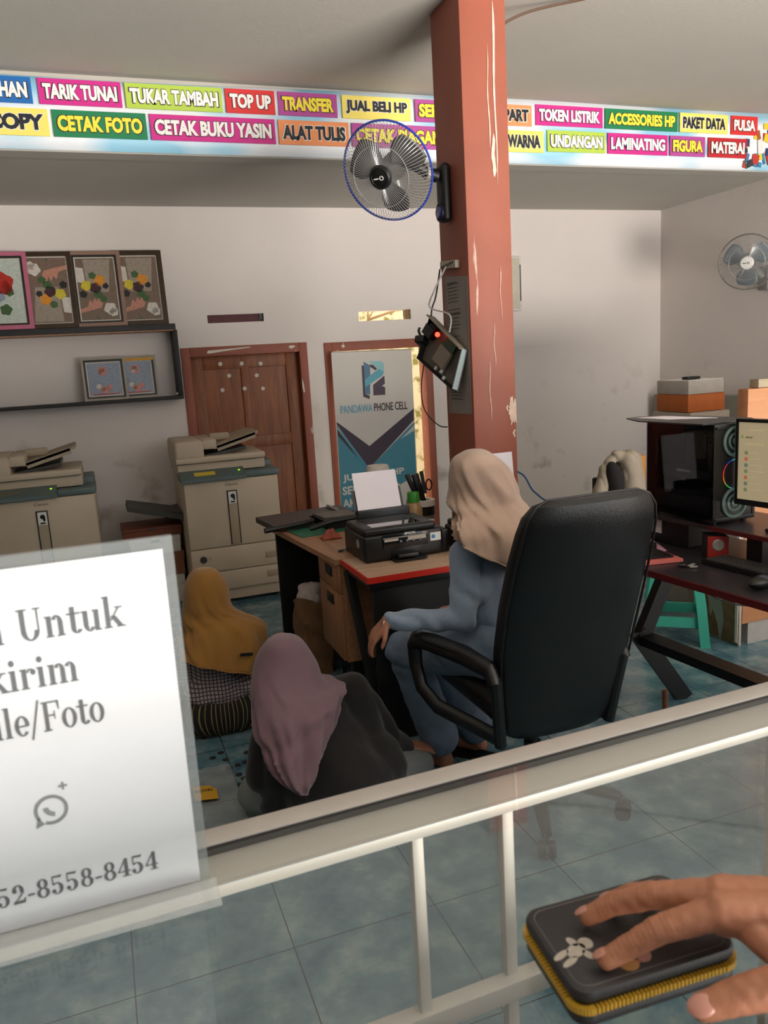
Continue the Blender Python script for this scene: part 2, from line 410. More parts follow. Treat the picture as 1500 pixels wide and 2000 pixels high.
db.bb(.703, .80, D + .06, D + .10, 0, 1.724, bev=.004).bb(1.45, 1.551, D + .06, D + .10, 0, 1.724, bev=.004).bb(1.09, 1.145, D + .06, D + .10, 0, 1.724, bev=.004)
for z0, z1 in ((1.625, 1.724), (1.0, 1.09), (.0, .18)): db.bb(.80, 1.45, D + .061, D + .099, z0, z1, bev=.004)
db.bb(.80, 1.45, D + .075, D + .092, .1, 1.65)
obj('door_panel', db, None, d1)
kb = MB().m(CHIP)
for x, z in ((.934, 1.664), (1.10, 1.658), (1.249, 1.65), (.996, 1.57), (1.213, 1.56), (.934, 1.463), (1.105, 1.464), (1.254, 1.454)):
    kb.lathe([(0.0005, .003), (.011, .002), (.016, 0)], (x, D + .074 if z < 1.6 and abs(x - 1.105) > .02 else D + .059, z), (0, -1, 0), 12)
obj('filler_spots', kb, None, d1)
# ventilation slots
struct('window_1', MB().m(pm('plum_board', (98, 62, 66), .8, var=.12)).bb(.862, 1.293, D + .03, D + .05, 1.97, 2.03).m(BLK).bb(1.262, 1.293, D + .02, D + .03, 1.985, 2.03), None)
stk = MB().m(pm('dry_stick', (150, 120, 84), .8, var=.2))
stk.cyl((2.17, D + .2, 1.90), (2.28, D + .2, 2.05), .006).cyl((2.22, D + .22, 1.96), (2.47, D + .22, 2.03), .012).cyl((2.21, D + .2, 1.9), (2.22, D + .2, 2.05), .008).bb(2.50, 2.523, D + .03, D + .12, 1.94, 2.02)
struct('window_2', stk, None)
# yard behind the open doorway
struct('ground', MB().bb(-1, 6, D + .15, 12, -.12, -.02), pm('yard_earth', (150, 132, 100), .9, var=.2, scale=4))
def moss():
    m = pm('mossy_wall', (214, 200, 166), .9, var=.1, scale=3, bump=.3, bscale=20); nt = m.node_tree; b = nt.nodes['Principled BSDF']; src = b.inputs['Base Color'].links[0].from_socket
    tc = nt.nodes.new('ShaderNodeTexCoord'); n = nt.nodes.new('ShaderNodeTexNoise'); n.inputs['Scale'].default_value = 9; n.inputs['Detail'].default_value = 9
    nt.links.new(tc.outputs['Object'], n.inputs[0]); rp = nt.nodes.new('ShaderNodeValToRGB'); rp.color_ramp.elements[0].position = .5; rp.color_ramp.elements[1].position = .62
    nt.links.new(n.outputs[0], rp.inputs[0]); mx = nt.nodes.new('ShaderNodeMix'); mx.data_type = 'RGBA'
    nt.links.new(rp.outputs[0], mx.inputs[0]); nt.links.new(src, mx.inputs[6]); mx.inputs[7].default_value = lin((128, 124, 62)); nt.links.new(mx.outputs[2], b.inputs['Base Color'])
    return m
struct('garden_wall', MB().bb(0, 5.5, 8.0, 8.2, -.1, 2.2), moss())

# ------------------------------------------------------------------ overhead sign banner
BY = 4.6
ban = thing('service_banner', 'long white and sky blue printed banner listing shop services along the ceiling beam', 'banner', (2.0, BY, 2.77))
def skymat():
    m = bpy.data.materials.new('banner_print'); m.use_nodes = True; nt = m.node_tree; b = nt.nodes['Principled BSDF']; b.inputs['Roughness'].default_value = .45
    tc = nt.nodes.new('ShaderNodeTexCoord'); mp = nt.nodes.new('ShaderNodeMapping'); mp.inputs['Scale'].default_value = (1.0, 1, 3.2); mp.inputs['Rotation'].default_value = (0, R(12), 0)
    nt.links.new(tc.outputs['Object'], mp.inputs[0]); n = nt.nodes.new('ShaderNodeTexNoise'); n.inputs['Scale'].default_value = 1.7; n.inputs['Detail'].default_value = 1
    nt.links.new(mp.outputs[0], n.inputs[0]); r = nt.nodes.new('ShaderNodeValToRGB'); e = r.color_ramp.elements
    e[0].position = .45; e[0].color = lin((232, 238, 244)); e[1].position = .62; e[1].color = lin((150, 206, 232))
    nt.links.new(n.outputs[0], r.inputs[0]); nt.links.new(r.outputs[0], b.inputs['Base Color']); return m
bs = MB().grid(lambda u, v: Vector((XL + .05 + u * (4.83 - XL - .05), BY + .006 * math.sin(u * 31) * v, 2.768 + v * (.362 + .018 * math.cos(u * PI * 2.2 + .4)))), 60, 4)
me_sheet = obj('printed_sheet', bs, skymat(), ban)
me_sheet.modifiers.new('t', 'SOLIDIFY').thickness = .002
PC = {'mag': (206, 40, 138), 'lime': (178, 206, 76), 'red': (216, 48, 46), 'pur': (178, 74, 150), 'yel': (246, 226, 110), 'ora': (240, 150, 96), 'grn': (20, 124, 78), 'blu': (28, 104, 178), 'drd': (190, 36, 44)}
TC = {'w': (244, 240, 236), 'y': (244, 226, 66), 'k': (30, 34, 44)}
for n, c in PC.items(): pm('panel_' + n, c, .45, var=.02)
for n, c in TC.items(): pm('letters_' + n, c, .45, var=.01)
OUTL = pm('letter_outline_dark', (52, 34, 40), .5); OUTW = pm('letter_outline_light', (240, 236, 220), .5)
WORDS = [(0, -.62, -.12, 'blu', 'w', 'HAN', -.27), (0, -.09, .31, 'mag', 'w', 'TARIK TUNAI'), (0, .33, .83, 'lime', 'w', 'TUKAR TAMBAH'), (0, .85, 1.12, 'red', 'w', 'TOP UP'), (0, 1.14, 1.48, 'pur', 'y', 'TRANSFER'),
         (0, 1.51, 1.93, 'yel', 'k', 'JUAL BELI HP'), (0, 1.96, 2.30, 'pur', 'y', 'SERVICE'), (0, 2.33, 2.74, 'ora', 'k', 'SPAREPART'), (0, 2.77, 3.26, 'mag', 'w', 'TOKEN LISTRIK'), (0, 3.28, 3.85, 'grn', 'y', 'ACCESSORIES HP'),
         (0, 3.87, 4.27, 'yel', 'k', 'PAKET DATA'), (0, 4.30, 4.53, 'red', 'w', 'PULSA'),
         (1, -.62, -.06, 'yel', 'k', 'FOTOCOPY'), (1, -.04, .42, 'grn', 'y', 'CETAK FOTO'), (1, .44, 1.11, 'mag', 'w', 'CETAK BUKU YASIN'), (1, 1.13, 1.54, 'ora', 'k', 'ALAT TULIS'), (1, 1.56, 2.14, 'pur', 'y', 'CETAK PIAGAM'),
         (1, 2.37, 2.82, 'yel', 'k', 'PRINT WARNA'), (1, 2.85, 3.28, 'lime', 'w', 'UNDANGAN'), (1, 3.30, 3.77, 'mag', 'w', 'LAMINATING'), (1, 3.79, 4.08, 'pur', 'y', 'FIGURA'), (1, 4.11, 4.44, 'drd', 'w', 'MATERAI')]
for row in WORDS:
    r, x0, x1, pc, tcn, s = row[:6]
    k = (x0 + x1) / 2
    zt = (3.108 if r == 0 else 2.962) + (-.004 if k < 3 else .006); hh = .122 if r == 0 else .128
    ph = hh * (1 if k < 2.4 else .98)
    p = obj('word_panel', MB().m(MATS['panel_' + pc]).box(((x0 + x1) / 2, BY - .012, zt - ph / 2), (x1 - x0, .008, ph)), None, ban)
    tx0 = row[6] if len(row) > 6 else x0 + .022
    tw = x1 - .022 - tx0
    f1 = frame((tx0 - .006, BY - .0165, zt - ph * .80 - .004), (1, 0, 0), (0, 0, 1)); f2 = frame((tx0, BY - .0182, zt - ph * .80), (1, 0, 0), (0, 0, 1))
    text('lettering_outline', s, f1, OUTW if tcn == 'k' else OUTL, p, h=ph * .60 + .008, wd=tw + .012, bold=.085)
    text('lettering', s, f2, MATS['letters_' + tcn], p, h=ph * .60, wd=tw, bold=.05)
cl = MB()
cols = [(190, 60, 50), (40, 90, 60), (230, 200, 60), (40, 60, 110), (60, 50, 60), (230, 230, 225), (160, 90, 60), (60, 130, 170)]
for k in range(46):
    c = cols[k % 8]; cl.m(pm('stationery_%d' % (k % 8), c, .5))
    x = 4.42 + .4 * random.random(); z = 2.80 + .26 * random.random() * (1 - .35 * (x < 4.52))
    cl.box((x, BY - .009 - .0004 * k % .006, z), (.02 + .04 * random.random(), .006, .03 + .06 * random.random()), rot=(0, random.uniform(-25, 25), 0))
obj('stationery_picture', cl, None, ban)

# ------------------------------------------------------------------ wall shelf with framed pictures
sh = thing('wall_shelf', 'two tier black wall shelf left of the wooden door', 'shelf', (-.9, 6.1, 1.42))
SHM = pm('black_shelf', (34, 33, 33), .6, var=.15, scale=20)
obj('shelf_board', MB().m(SHM).bb(-2.6, .60, 5.99, D, 1.925, 1.967, bev=.002).m(MDF).bb(-2.6, .585, 5.992, D, 1.918, 1.926), None, sh)
obj('shelf_board', MB().m(SHM).bb(-2.6, .61, 6.02, D, 1.425, 1.449, bev=.002), None, sh)
obj('end_bracket', MB().m(SHM).bb(.575, .612, 6.03, D, 1.449, 1.925, bev=.002), None, sh)
obj('screw', MB().m(ALU).cyl((.56, 6.05, 1.465), (.575, 6.05, 1.465), .012), None, sh)
ART = {n: pm('art_' + n, c, .35, var=.12, scale=60) for n, c in dict(brown=(124, 104, 90), lbrown=(160, 148, 134), green=(70, 100, 60), yellow=(214, 196, 60), orange=(222, 146, 50), plum=(70, 40, 46), skin=(196, 138, 118), white=(214, 208, 198), red=(190, 52, 40), pale=(196, 206, 196), blue=(146, 158, 176), pink=(206, 140, 132), dark=(40, 40, 38)).items()}
def flower(mb, mat, x, z, r, fr, d, n=9):
    mb.m(mat); mb.prism([(x + r * (.92 + .1 * math.sin(5 * a + x * 90)) * math.cos(a), z + r * (.92 + .1 * math.sin(5 * a + x * 90)) * math.sin(a)) for a in [2 * PI * k / 20 for k in range(20)]], fr, 0, d)
def picture_frame(name, label, x0, wd, z0, ht, yb, lean, fm, fw, kind, mat2=None, topm=None, group='framed pictures on the wall shelf'):
    t = thing(name, label, 'picture frame', (x0 + wd / 2, yb, z0), 0, group)
    uy = Vector((0, math.sin(lean), math.cos(lean)))
    fr = frame((x0, yb, z0), (1, 0, 0), uy)
    b = MB().m(fm)
    for (a0, a1, b0, b1) in ((0, wd, 0, fw), (0, wd, ht - fw, ht), (0, fw, fw, ht - fw), (wd - fw, wd, fw, ht - fw)):
        b.prism([(a0, b0), (a1, b0), (a1, b1), (a0, b1)], fr, -.012, .010)
    if mat2:
        b.m(mat2); i = fw; j = fw + .014
        for (a0, a1, b0, b1) in ((i, wd - i, i, j), (i, wd - i, ht - j, ht - i), (i, j, j, ht - j), (wd - j, wd - i, j, ht - j)):
            b.prism([(a0, b0), (a1, b0), (a1, b1), (a0, b1)], fr, -.01, .005)
    if topm: b.m(topm).prism([(fw, ht - fw - .018), (wd - fw, ht - fw - .018), (wd - fw, ht - fw), (fw, ht - fw)], fr, -.009, .007)
    obj('frame', b, None, t)
    i = fw + (.014 if mat2 else 0)
    p = MB().m(ART['white']); p.prism([(i, i), (wd - i, i), (wd - i, ht - i), (i, ht - i)], fr, -.010, -.002); i += .008
    bgm = ART['pale'] if kind == 'rose' else ART['blue'] if kind == 'lotus' else ART['brown']
    p.m(bgm).prism([(i, i), (wd - i, i), (wd - i, ht - i), (i, ht - i)], fr, -.008, -.0015)
    W, Hh = wd - 2 * i, ht - 2 * i
    def P(u, v): return (i + u * W, i + v * Hh)
    if kind in ('hand', 'hand_flip'):
        g = (lambda u, v: P(u, v)) if kind == 'hand' else (lambda u, v: P(1 - u, 1 - v))
        p.m(ART['lbrown']).prism([g(.25, .45), g(.8, .45), g(.9, .98), g(.2, .98)], fr, -.006, -.001)
        p.m(ART['white']).prism([g(.0, .62), g(.2, .60), g(.18, .84), g(.0, .86)], fr, -.006, -.0006)
        p.m(ART['skin']).prism([g(0, .12), g(.3, .16), g(.55, .2), g(.6, .27), g(.52, .37), g(.45, .3), g(.4, .36), g(.33, .28), g(.26, .33), g(.2, .22), g(0, .18)], fr, -.006, -.0006)
        for mt, u, v, r in (('green', .5, .42, .035), ('green', .62, .34, .03), ('green', .4, .72, .03), ('yellow', .22, .56, .042), ('orange', .58, .64, .045), ('plum', .45, .52, .045), ('dark', .72, .55, .025), ('white', .78, .18, .05), ('white', .86, .12, .035), ('dark', .12, .42, .03), ('green', .45, .03, .01)):
            q = g(u, v); flower(p, ART[mt], q[0], q[1], r * .9, fr, -.0004 + .0001 * v)
    elif kind == 'rose':
        for mt, u, v, r in (('red', .55, .62, .085), ('green', .6, .2, .04), ('green', .72, .48, .03), ('red', .62, .55, .05), ('blue', .45, .42, .05)):
            q = P(u, v); flower(p, ART[mt], q[0], q[1], r, fr, -.0004)
    else:
        for mt, u, v, r in (('pink', .45, .75, .036), ('white', .4, .72, .02), ('skin', .45, .78, .02), ('pink', .5, .15, .026), ('skin', .4, .2, .02), ('white', .3, .28, .02), ('pink', .62, .24, .022)):
            q = P(u, v); flower(p, ART[mt], q[0], q[1], r, fr, -.0004)
        p.m(ART['red']).prism([P(.1, .02), P(.9, .02), P(.9, .05), P(.1, .05)], fr, -.004, -.0006)
    obj('picture', p, None, t)
    return t
PINKF = pm('pink_frame', (196, 110, 136), .4, var=.05); DKF = pm('dark_bronze_frame', (66, 50, 34), .35, .2, var=.2, scale=30); ROSEF = pm('rosewood_frame', (150, 120, 104), .45, var=.06); BLKF = pm('ebony_frame', (44, 40, 36), .4, var=.1)
GOLD = pm('gold_trim', (176, 130, 50), .3, .7, var=.1); GREYF = pm('grey_frame', (168, 160, 148), .5, var=.05)
picture_frame('picture_frame', 'pink framed picture of a red rose, leftmost on upper shelf', -.72, .385, 1.968, .525, 5.998, R(9.5), PINKF, .028, 'rose', BLKF)
picture_frame('picture_frame', 'dark bronze framed picture of flowers hung upside down, beside the pink frame', -.395, .345, 1.968, .525, 6.024, R(9.2), DKF, .03, 'hand_flip', None)
picture_frame('picture_frame', 'dusty rose framed picture of hand and flowers, second from the shelf end', -.075, .352, 1.968, .53, 6.050, R(9), ROSEF, .026, 'hand', BLKF)
picture_frame('picture_frame', 'dark framed picture of hand and flowers at the right end of upper shelf', .22, .345, 1.968, .535, 6.078, R(8.5), DKF, .034, 'hand', None)
picture_frame('small_picture_frame', 'small grey edged black frame with lotus picture, left one on the lower shelf', -.075, .30, 1.45, .31, 6.07, R(10), GREYF, .016, 'lotus', BLKF)
picture_frame('small_picture_frame', 'small frame with gold top strip and lotus picture, right one on the lower shelf', .155, .29, 1.45, .31, 6.098, R(10), GREYF, .016, 'lotus', BLKF, GOLD)
# distribution board seen beside the pillar
t = thing('fuse_box', 'white metal fuse box on back wall partly behind the pillar', 'fuse box', (3.42, D, 1.97))
obj('box_body', MB().m(WHT).bb(3.30, 3.545, D - .05, D, 1.97, 2.42, bev=.006), None, t)
obj('door', MB().m(pm('ivory_enamel', (206, 200, 182), .4, var=.05)).bb(3.31, 3.52, D - .06, D - .05, 1.985, 2.405, bev=.003).m(DGREY).bb(3.525, 3.53, D - .058, D - .05, 2.05, 2.35), None, t)

# ------------------------------------------------------------------ roll-up banner in the open doorway
rb = thing('standing_banner', 'white and teal advertising banner hanging in the open doorway', 'banner', (2.14, 6.13, 0))
RP = dict(
 dark1=[(2.04, 1.59), (2.057, 1.581), (2.054, 1.361), (2.092, 1.342), (2.09, 1.314), (2.037, 1.338)], blue=[(2.059, 1.615), (2.11, 1.586), (2.109, 1.519), (2.097, 1.35), (2.054, 1.361)],
 teal=[(2.059, 1.472), (2.183, 1.553), (2.229, 1.525), (2.213, 1.497), (2.057, 1.411)], lightteal=[(2.097, 1.617), (2.204, 1.614), (2.232, 1.594), (2.229, 1.525), (2.183, 1.553), (2.136, 1.59)],
 dark2=[(2.11, 1.591), (2.136, 1.587), (2.171, 1.553), (2.154, 1.543), (2.112, 1.572)], two=[(2.127, 1.426), (2.229, 1.496), (2.23, 1.43), (2.203, 1.413), (2.23, 1.402), (2.228, 1.34), (2.125, 1.342)],
 tealbig=[(1.796, 1.096), (2.04, 0.763), (2.065, 0.761), (2.468, 1.095), (2.465, 0.651), (2.316, 0.585), (2.212, 0.678), (1.95, .60), (1.95, .20), (1.785, .20)],
 cyan=[(1.797, 1.126), (1.805, 1.107), (2.033, 0.784), (2.04, 0.763), (1.797, 1.1)], sliver=[(1.798, 1.094), (1.899, 0.939), (1.958, 0.84), (1.801, 1.041)], whitesl=[(2.341, 0.966), (2.467, 1.071), (2.466, 1.027)],
 V=[(1.797, 1.153), (2.064, 0.933), (2.473, 1.21), (2.468, 1.115), (2.065, 0.761), (2.04, 0.763), (1.799, 1.126)])
RC_ = dict(dark1=(44, 30, 50), dark2=(40, 28, 44), two=(56, 34, 60), V=(52, 34, 58), blue=(70, 116, 150), teal=(84, 168, 190), lightteal=(140, 200, 206), tealbig=(58, 134, 156), cyan=(70, 160, 186), sliver=(34, 24, 40), whitesl=(190, 196, 200))
wf = wallframe(6.12)
sheet = obj('printed_sheet', MB().m(pm('banner_white', (214, 208, 200), .5, var=.02, scale=6)).prism([(1.792, 1.701), (2.478, 1.686), (2.47, .12), (1.785, .12)], wf, -.004, -.001), None, rb)
lay = {'tealbig': 0, 'cyan': 1, 'V': 2, 'sliver': 3, 'whitesl': 3, 'dark1': 0, 'lightteal': 1, 'dark2': 2, 'blue': 3, 'teal': 4, 'two': 1}
gb = MB()
for n, p in RP.items():
    gb.m(pm('print_' + n, RC_[n], .5, var=.03)); gb.prism(p, wf, -.001, .0004 + .0004 * lay[n])
obj('printed_graphic', gb, None, sheet)
CY = pm('print_skyblue', (96, 172, 200), .5); DKP = pm('print_dark', (46, 34, 46), .5); LW = pm('print_pale', (214, 212, 204), .5)
text('lettering', 'PANDAWA', frame((1.837, 6.118, 1.214), (1, 0, -.005), (0, 0, 1)), CY, sheet, h=.064, wd=.275, bold=.012)
text('lettering', 'PHONE CELL', frame((2.124, 6.118, 1.212), (1, 0, -.01), (0, 0, 1)), DKP, sheet, h=.066, wd=.292, bold=.012)
for s, x, z, wd in (('JUAL BELI HP', 1.815, .648, .54), ('SERVICE', 1.805, .549, .33), ('AKSESORIS', 1.80, .445, .40)):
    text('lettering', s, frame((x, 6.1165, z), (1, 0, .02), (0, 0, 1)), LW, sheet, h=.07, wd=wd, bold=.03)
obj('pole', MB().m(ALU).cyl((1.80, 6.135, 1.70), (2.48, 6.135, 1.69), .008).bb(1.79, 2.48, 6.10, 6.18, 0.0, .09, bev=.006).cyl((2.14, 6.15, .09), (2.14, 6.15, 1.69), .008), None, rb)

# ------------------------------------------------------------------ photocopiers
def copier(dx, label, grp='photocopiers along the back wall', sticker=True):
    t = thing('photocopier', label, 'photocopier', (.8 + dx, 5.7, 0), 0, grp)
    X = lambda v: v + dx
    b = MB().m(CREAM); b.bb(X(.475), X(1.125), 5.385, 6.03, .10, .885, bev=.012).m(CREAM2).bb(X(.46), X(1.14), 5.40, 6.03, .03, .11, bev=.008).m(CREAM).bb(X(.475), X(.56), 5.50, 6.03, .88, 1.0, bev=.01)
    b.m(BLK)
    for xx in (.55, 1.05):
        for yy in (5.48, 5.95): b.cyl((X(xx - .02), yy, .028), (X(xx + .02), yy, .028), .028)
    obj('body', b, None, t)
    f = obj('front_door', MB().m(CREAM).bb(X(.48), X(1.12), 5.365, 5.386, .42, .88, bev=.006), None, t)
    obj('badge', MB().m(CREAM2).bb(X(.765), X(.825), 5.358, 5.366, .43, .80, bev=.001).m(BLK).bb(X(.760), X(.766), 5.357, 5.366, .43, .80).bb(X(.824), X(.830), 5.357, 5.366, .43, .80).bb(X(.760), X(.83), 5.357, 5.366, .80, .806), None, f)
    st = MB().m(WHT).bb(X(.769), X(.821), 5.3545, 5.358, .716, .797); st.m(BLK).sph((X(.797), 5.3548, .768), (.016, .0012, .015)).sph((X(.805), 5.3548, .752), (.008, .0012, .016)).bb(X(.78), X(.81), 5.3538, 5.3545, .722, .732)
    obj('sticker', st, None, f)
    text('lettering', 'Canon', frame((X(.755), 5.3645, .838), (1, 0, 0), (0, 0, 1)), pm('faded_print', (120, 104, 88), .5), f, h=.018, wd=.085, bold=.02)
    for z0, z1 in ((.25, .415), (.115, .245)):
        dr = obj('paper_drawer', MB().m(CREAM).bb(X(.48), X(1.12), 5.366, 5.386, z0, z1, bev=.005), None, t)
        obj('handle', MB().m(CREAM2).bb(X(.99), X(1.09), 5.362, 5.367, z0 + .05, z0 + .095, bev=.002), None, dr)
    obj('round_lock', MB().m(DGREY).cyl((X(.56), 5.36, .345), (X(.56), 5.366, .345), .024).m(CREAM2).bb(X(.60), X(.612), 5.36, 5.366, .335, .36), None, t)
    cpn = MB().m(GTEAL); cpn.prism([(5.33, .885), (5.33, .905), (5.47, .955), (5.62, .955), (5.62, .885)], frame((X(.465), 0, 0), (0, 1, 0), (0, 0, 1)), 0, .435).bb(X(.90), X(1.135), 5.36, 5.75, .885, .925, bev=.008).bb(X(1.0), X(1.13), 5.6, 5.95, .90, .965, bev=.01)
    c = obj('control_panel', cpn, None, t)
    obj('start_light', MB().m(pm('green_led', (150, 220, 40), .3, emit=.8)).cyl((X(.865), 5.41, .932), (X(.865), 5.41, .938), .007), None, c)
    obj('display', MB().m(pm('yellow_note' if sticker else 'dull_display', (222, 196, 70) if sticker else (110, 112, 96), .5)).box((X(.63), 5.40, .931), (.14, .05, .004), rot=(19.6, 0, 0)), None, c)
    sc_ = MB().m(CREAM); sc_.bb(X(.46), X(1.06), 5.46, 6.0, .93, 1.0, bev=.01)
    obj('scanner_bed', sc_, None, t)
    A = MB().m(CREAM)
    A.bb(X(.45), X(1.06), 5.42, 5.98, 1.003, 1.045, bev=.012).bb(X(.45), X(.645), 5.42, 5.98, 1.03, 1.155, bev=.022, seg=3).bb(X(.64), X(.735), 5.44, 5.96, 1.09, 1.155, bev=.01)
    a = obj('document_feeder', A, None, t)
    tr = MB().m(CREAM2); frm = frame((X(.72), 5.46, 1.085), (1, 0, .27), (0, 1, 0))
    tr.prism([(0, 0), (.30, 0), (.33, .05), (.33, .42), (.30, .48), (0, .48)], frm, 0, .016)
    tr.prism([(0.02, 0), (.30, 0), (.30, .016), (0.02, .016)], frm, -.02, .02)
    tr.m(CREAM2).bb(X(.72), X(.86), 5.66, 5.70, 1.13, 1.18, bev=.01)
    obj('feeder_tray', tr, None, a)
    obj('output_recess', MB().m(DGREY).box((X(.80), 5.70, 1.06), (.28, .44, .02), rot=(0, -8, 0)), None, a)
    return t
cop = copier(0, 'cream photocopier with yellow note on panel, in front of the wooden door')
copier(-1.205, 'cream photocopier under the wall shelf, behind the acrylic notice', sticker=False)
ty = MB().m(DGREY); fr2 = frame((.475, 5.55, .625), (-1, 0, .26), (0, 1, 0)); ty.prism([(0, 0), (.375, .03), (.375, .38), (0, .42)], fr2, -.016, .018)
ty.prism([(-.0, 0), (.0, .42), (.12, .30), (.12, .08)], frame((.475, 5.55, .66), (-1, 0, .05), (0, 1, 0)), 0, .05)
obj('exit_tray', ty, None, cop)
# paper boxes between the copiers
grp = 'paper boxes between the copiers'
for k, (x, y, z, wx, wy, hz, c, lab) in enumerate((
        (.27, 5.82, 0, .34, .36, .2, (206, 200, 192), 'white and brown paper box at the bottom of the pile between copiers'),
        (.29, 5.84, .2, .33, .36, .17, (140, 90, 62), 'brown paper box in the middle of the pile between copiers'),
        (.27, 5.82, .37, .34, .36, .12, (212, 206, 200), 'white paper ream box high in the pile between copiers'),
        (.26, 5.84, .49, .40, .34, .07, (120, 66, 46), 'flat red brown box on top of the pile between copiers'))):
    o = thing('paper_box', lab, 'box', (x, y, z), 0, grp)
    m_ = pm('paperbox_%d' % k, c, .7, var=.08)
    obj('carton', MB().m(m_).bb(x - wx / 2, x + wx / 2, y - wy / 2, y + wy / 2, z + .001, z + hz * .7, bev=.003), None, o)
    obj('lid', MB().m(m_).bb(x - wx / 2 - .005, x + wx / 2 + .005, y - wy / 2 - .005, y + wy / 2 + .005, z + hz * .66, z + hz - .002, bev=.003).m(DGREY).bb(x - .03, x + .03, y - wy / 2 - .007, y - wy / 2 - .004, z + hz * .7, z + hz * .85), None, o)

# ------------------------------------------------------------------ wall fans
def fan(c, ax, rad, mount, label, hubcol, rim, wires=84, blade=DGREY, mount_label=None, ring=True):
    ax = Vector(ax).normalized(); c = Vector(c)
    t = thing('wall_fan', label, 'fan', c - Vector((0, 0, rad)))
    q = ax.to_track_quat('Z', 'Y').to_matrix()
    def P(r, a, z): return c + q @ Vector((r * math.cos(a), r * math.sin(a), z))
    WIRE = pm('fan_wire_' + label[:4], (196, 196, 196) if rim else (150, 150, 150), .3, .6)
    g = MB().m(WIRE)
    for k in range(wires):
        a = 2 * PI * k / wires
        g.tube([P(rad * .22, a, .075), P(rad * .5, a, .078), P(rad * .8, a, .062), P(rad * .95, a, .03), P(rad, a, 0)], .0011, 4)
    for r, z in ((.62, .075),):
        g.tube([P(rad * r, 2 * PI * k / 48, z) for k in range(48)], .0018, 5, closed=True)
    obj('front_guard', g, None, t)
    g = MB().m(WIRE)
    for k in range(wires):
        a = 2 * PI * (k + .5) / wires
        g.tube([P(rad * .25, a, -.08), P(rad * .6, a, -.075), P(rad * .92, a, -.04), P(rad, a, -.004)], .0010, 4)
    obj('rear_guard', g, None, t)
    rm = MB().m(rim or WIRE); rm.tube([P(rad, 2 * PI * k / 64, 0) for k in range(64)], .005, 8, closed=True); obj('guard_rim', rm, None, t)
    hub = obj('hub_badge', MB().m(hubcol).lathe([(.001, .095), (rad * .12, .094), (rad * .16, .091), (rad * .17, .094), (rad * .21, .092), (rad * .24, .084), (rad * .25, .072), (.001, .07)], c, ax), None, t)
    lg = MB().m(WHT if hubcol == BLK else DGREY); upv = q @ Vector((1, 0, 0))
    lg.tube([P(.012 + .008 * math.cos(a), 0, .0955) + q @ Vector((0, .008 * math.sin(a), 0)) for a in [2 * PI * k / 16 for k in range(16)]], .0018, 5, closed=True)
    lg.box((0, 0, 0), (.022, .005, .001), mat4=Matrix.Translation(P(.013, PI, .0955)) @ q.to_4x4())
    obj('logo', lg, None, hub)
    bl = MB().m(blade)
    for k in range(3):
        a0 = 2 * PI * k / 3 + .5
        bl.grid(lambda u, v, a0=a0: P(rad * (.2 + .66 * u), a0 + (v - .5) * (.75 + .55 * math.sin(PI * u)) , -.02 + .05 * (v - .5)), 8, 8)
    bo = obj('blades', bl, None, t); bo.modifiers.new('t', 'SOLIDIFY').thickness = .003
    mo = MB().m(blade); mo.lathe([(.001, .03), (.035, .03), (.04, 0), (.055, -.05), (.06, -.12), (.045, -.17), (.001, -.18)], c, ax, 24)
    obj('motor_housing', mo, None, t)
    return t, P
BLUE = pm('cobalt_rim', (44, 70, 170), .35, .2)
FBLADE = pm('smoky_blade', (80, 78, 76), .35)
t, P = fan((1.293, 3.36, 2.405), (-.68, -.62, -.46), .205, None, 'black wall fan with blue rim fixed to the brown pillar', BLK, BLUE, blade=FBLADE)
a = P(0, 0, -.15)
obj('arm', MB().m(BLKM).tube([a, a + Vector((.06, .0, -.01)), (1.53, 3.47, 2.43), (1.575, 3.475, 2.42)], [.03, .028, .024, .03], 12).m(ALU).cyl((1.515, 3.466, 2.43), (1.535, 3.47, 2.43), .029), None, t)
br = MB().m(BLKM); f3 = frame((1.632, 3.475, 2.34), (0, -1, 0), (0, 0, 1))
pl = [(.05 * math.cos(a_) * (1 if math.sin(a_) < 0 else .72), .075 * (1 if math.sin(a_) > 0 else -1) + .05 * math.sin(a_)) for a_ in [2 * PI * k / 28 for k in range(28)]]
br.prism([(x, z + .0) for x, z in pl], f3, -.05, 0) if False else br.box((1.608, 3.475, 2.345), (.046, .085, .255), bev=.021, seg=4)
obj('wall_bracket', br, None, t)
obj('speed_dial', MB().m(pm('dial_blue', (34, 44, 120), .25, coat=.5)).lathe([(.001, .012), (.024, .012), (.032, 0)], (1.584, 3.475, 2.262), (-1, -.0, 0)).m(BLK).tube([Vector((1.583, 3.475 + .034 * math.cos(q_), 2.262 + .038 * math.sin(q_))) for q_ in [2 * PI * k / 24 for k in range(24)]], .005, 6, closed=True), None, t)
t, P = fan((4.72, 4.84, 2.18), (-.72, -.66, -.16), .20, None, 'grey wall fan with white hub on the right wall', WHT, pm('grey_rim', (128, 124, 118), .4, .3), blade=pm('bluegrey_blade', (118, 130, 136), .4))
a = P(0, 0, -.15)
obj('arm', MB().m(pm('grey_plastic', (130, 128, 124), .5)).tube([a, a + Vector((.08, .03, -.05)), (4.98, 4.95, 2.08)], .025, 10).bb(4.98, XR, 4.90, 5.0, 1.98, 2.16, bev=.01), None, t)

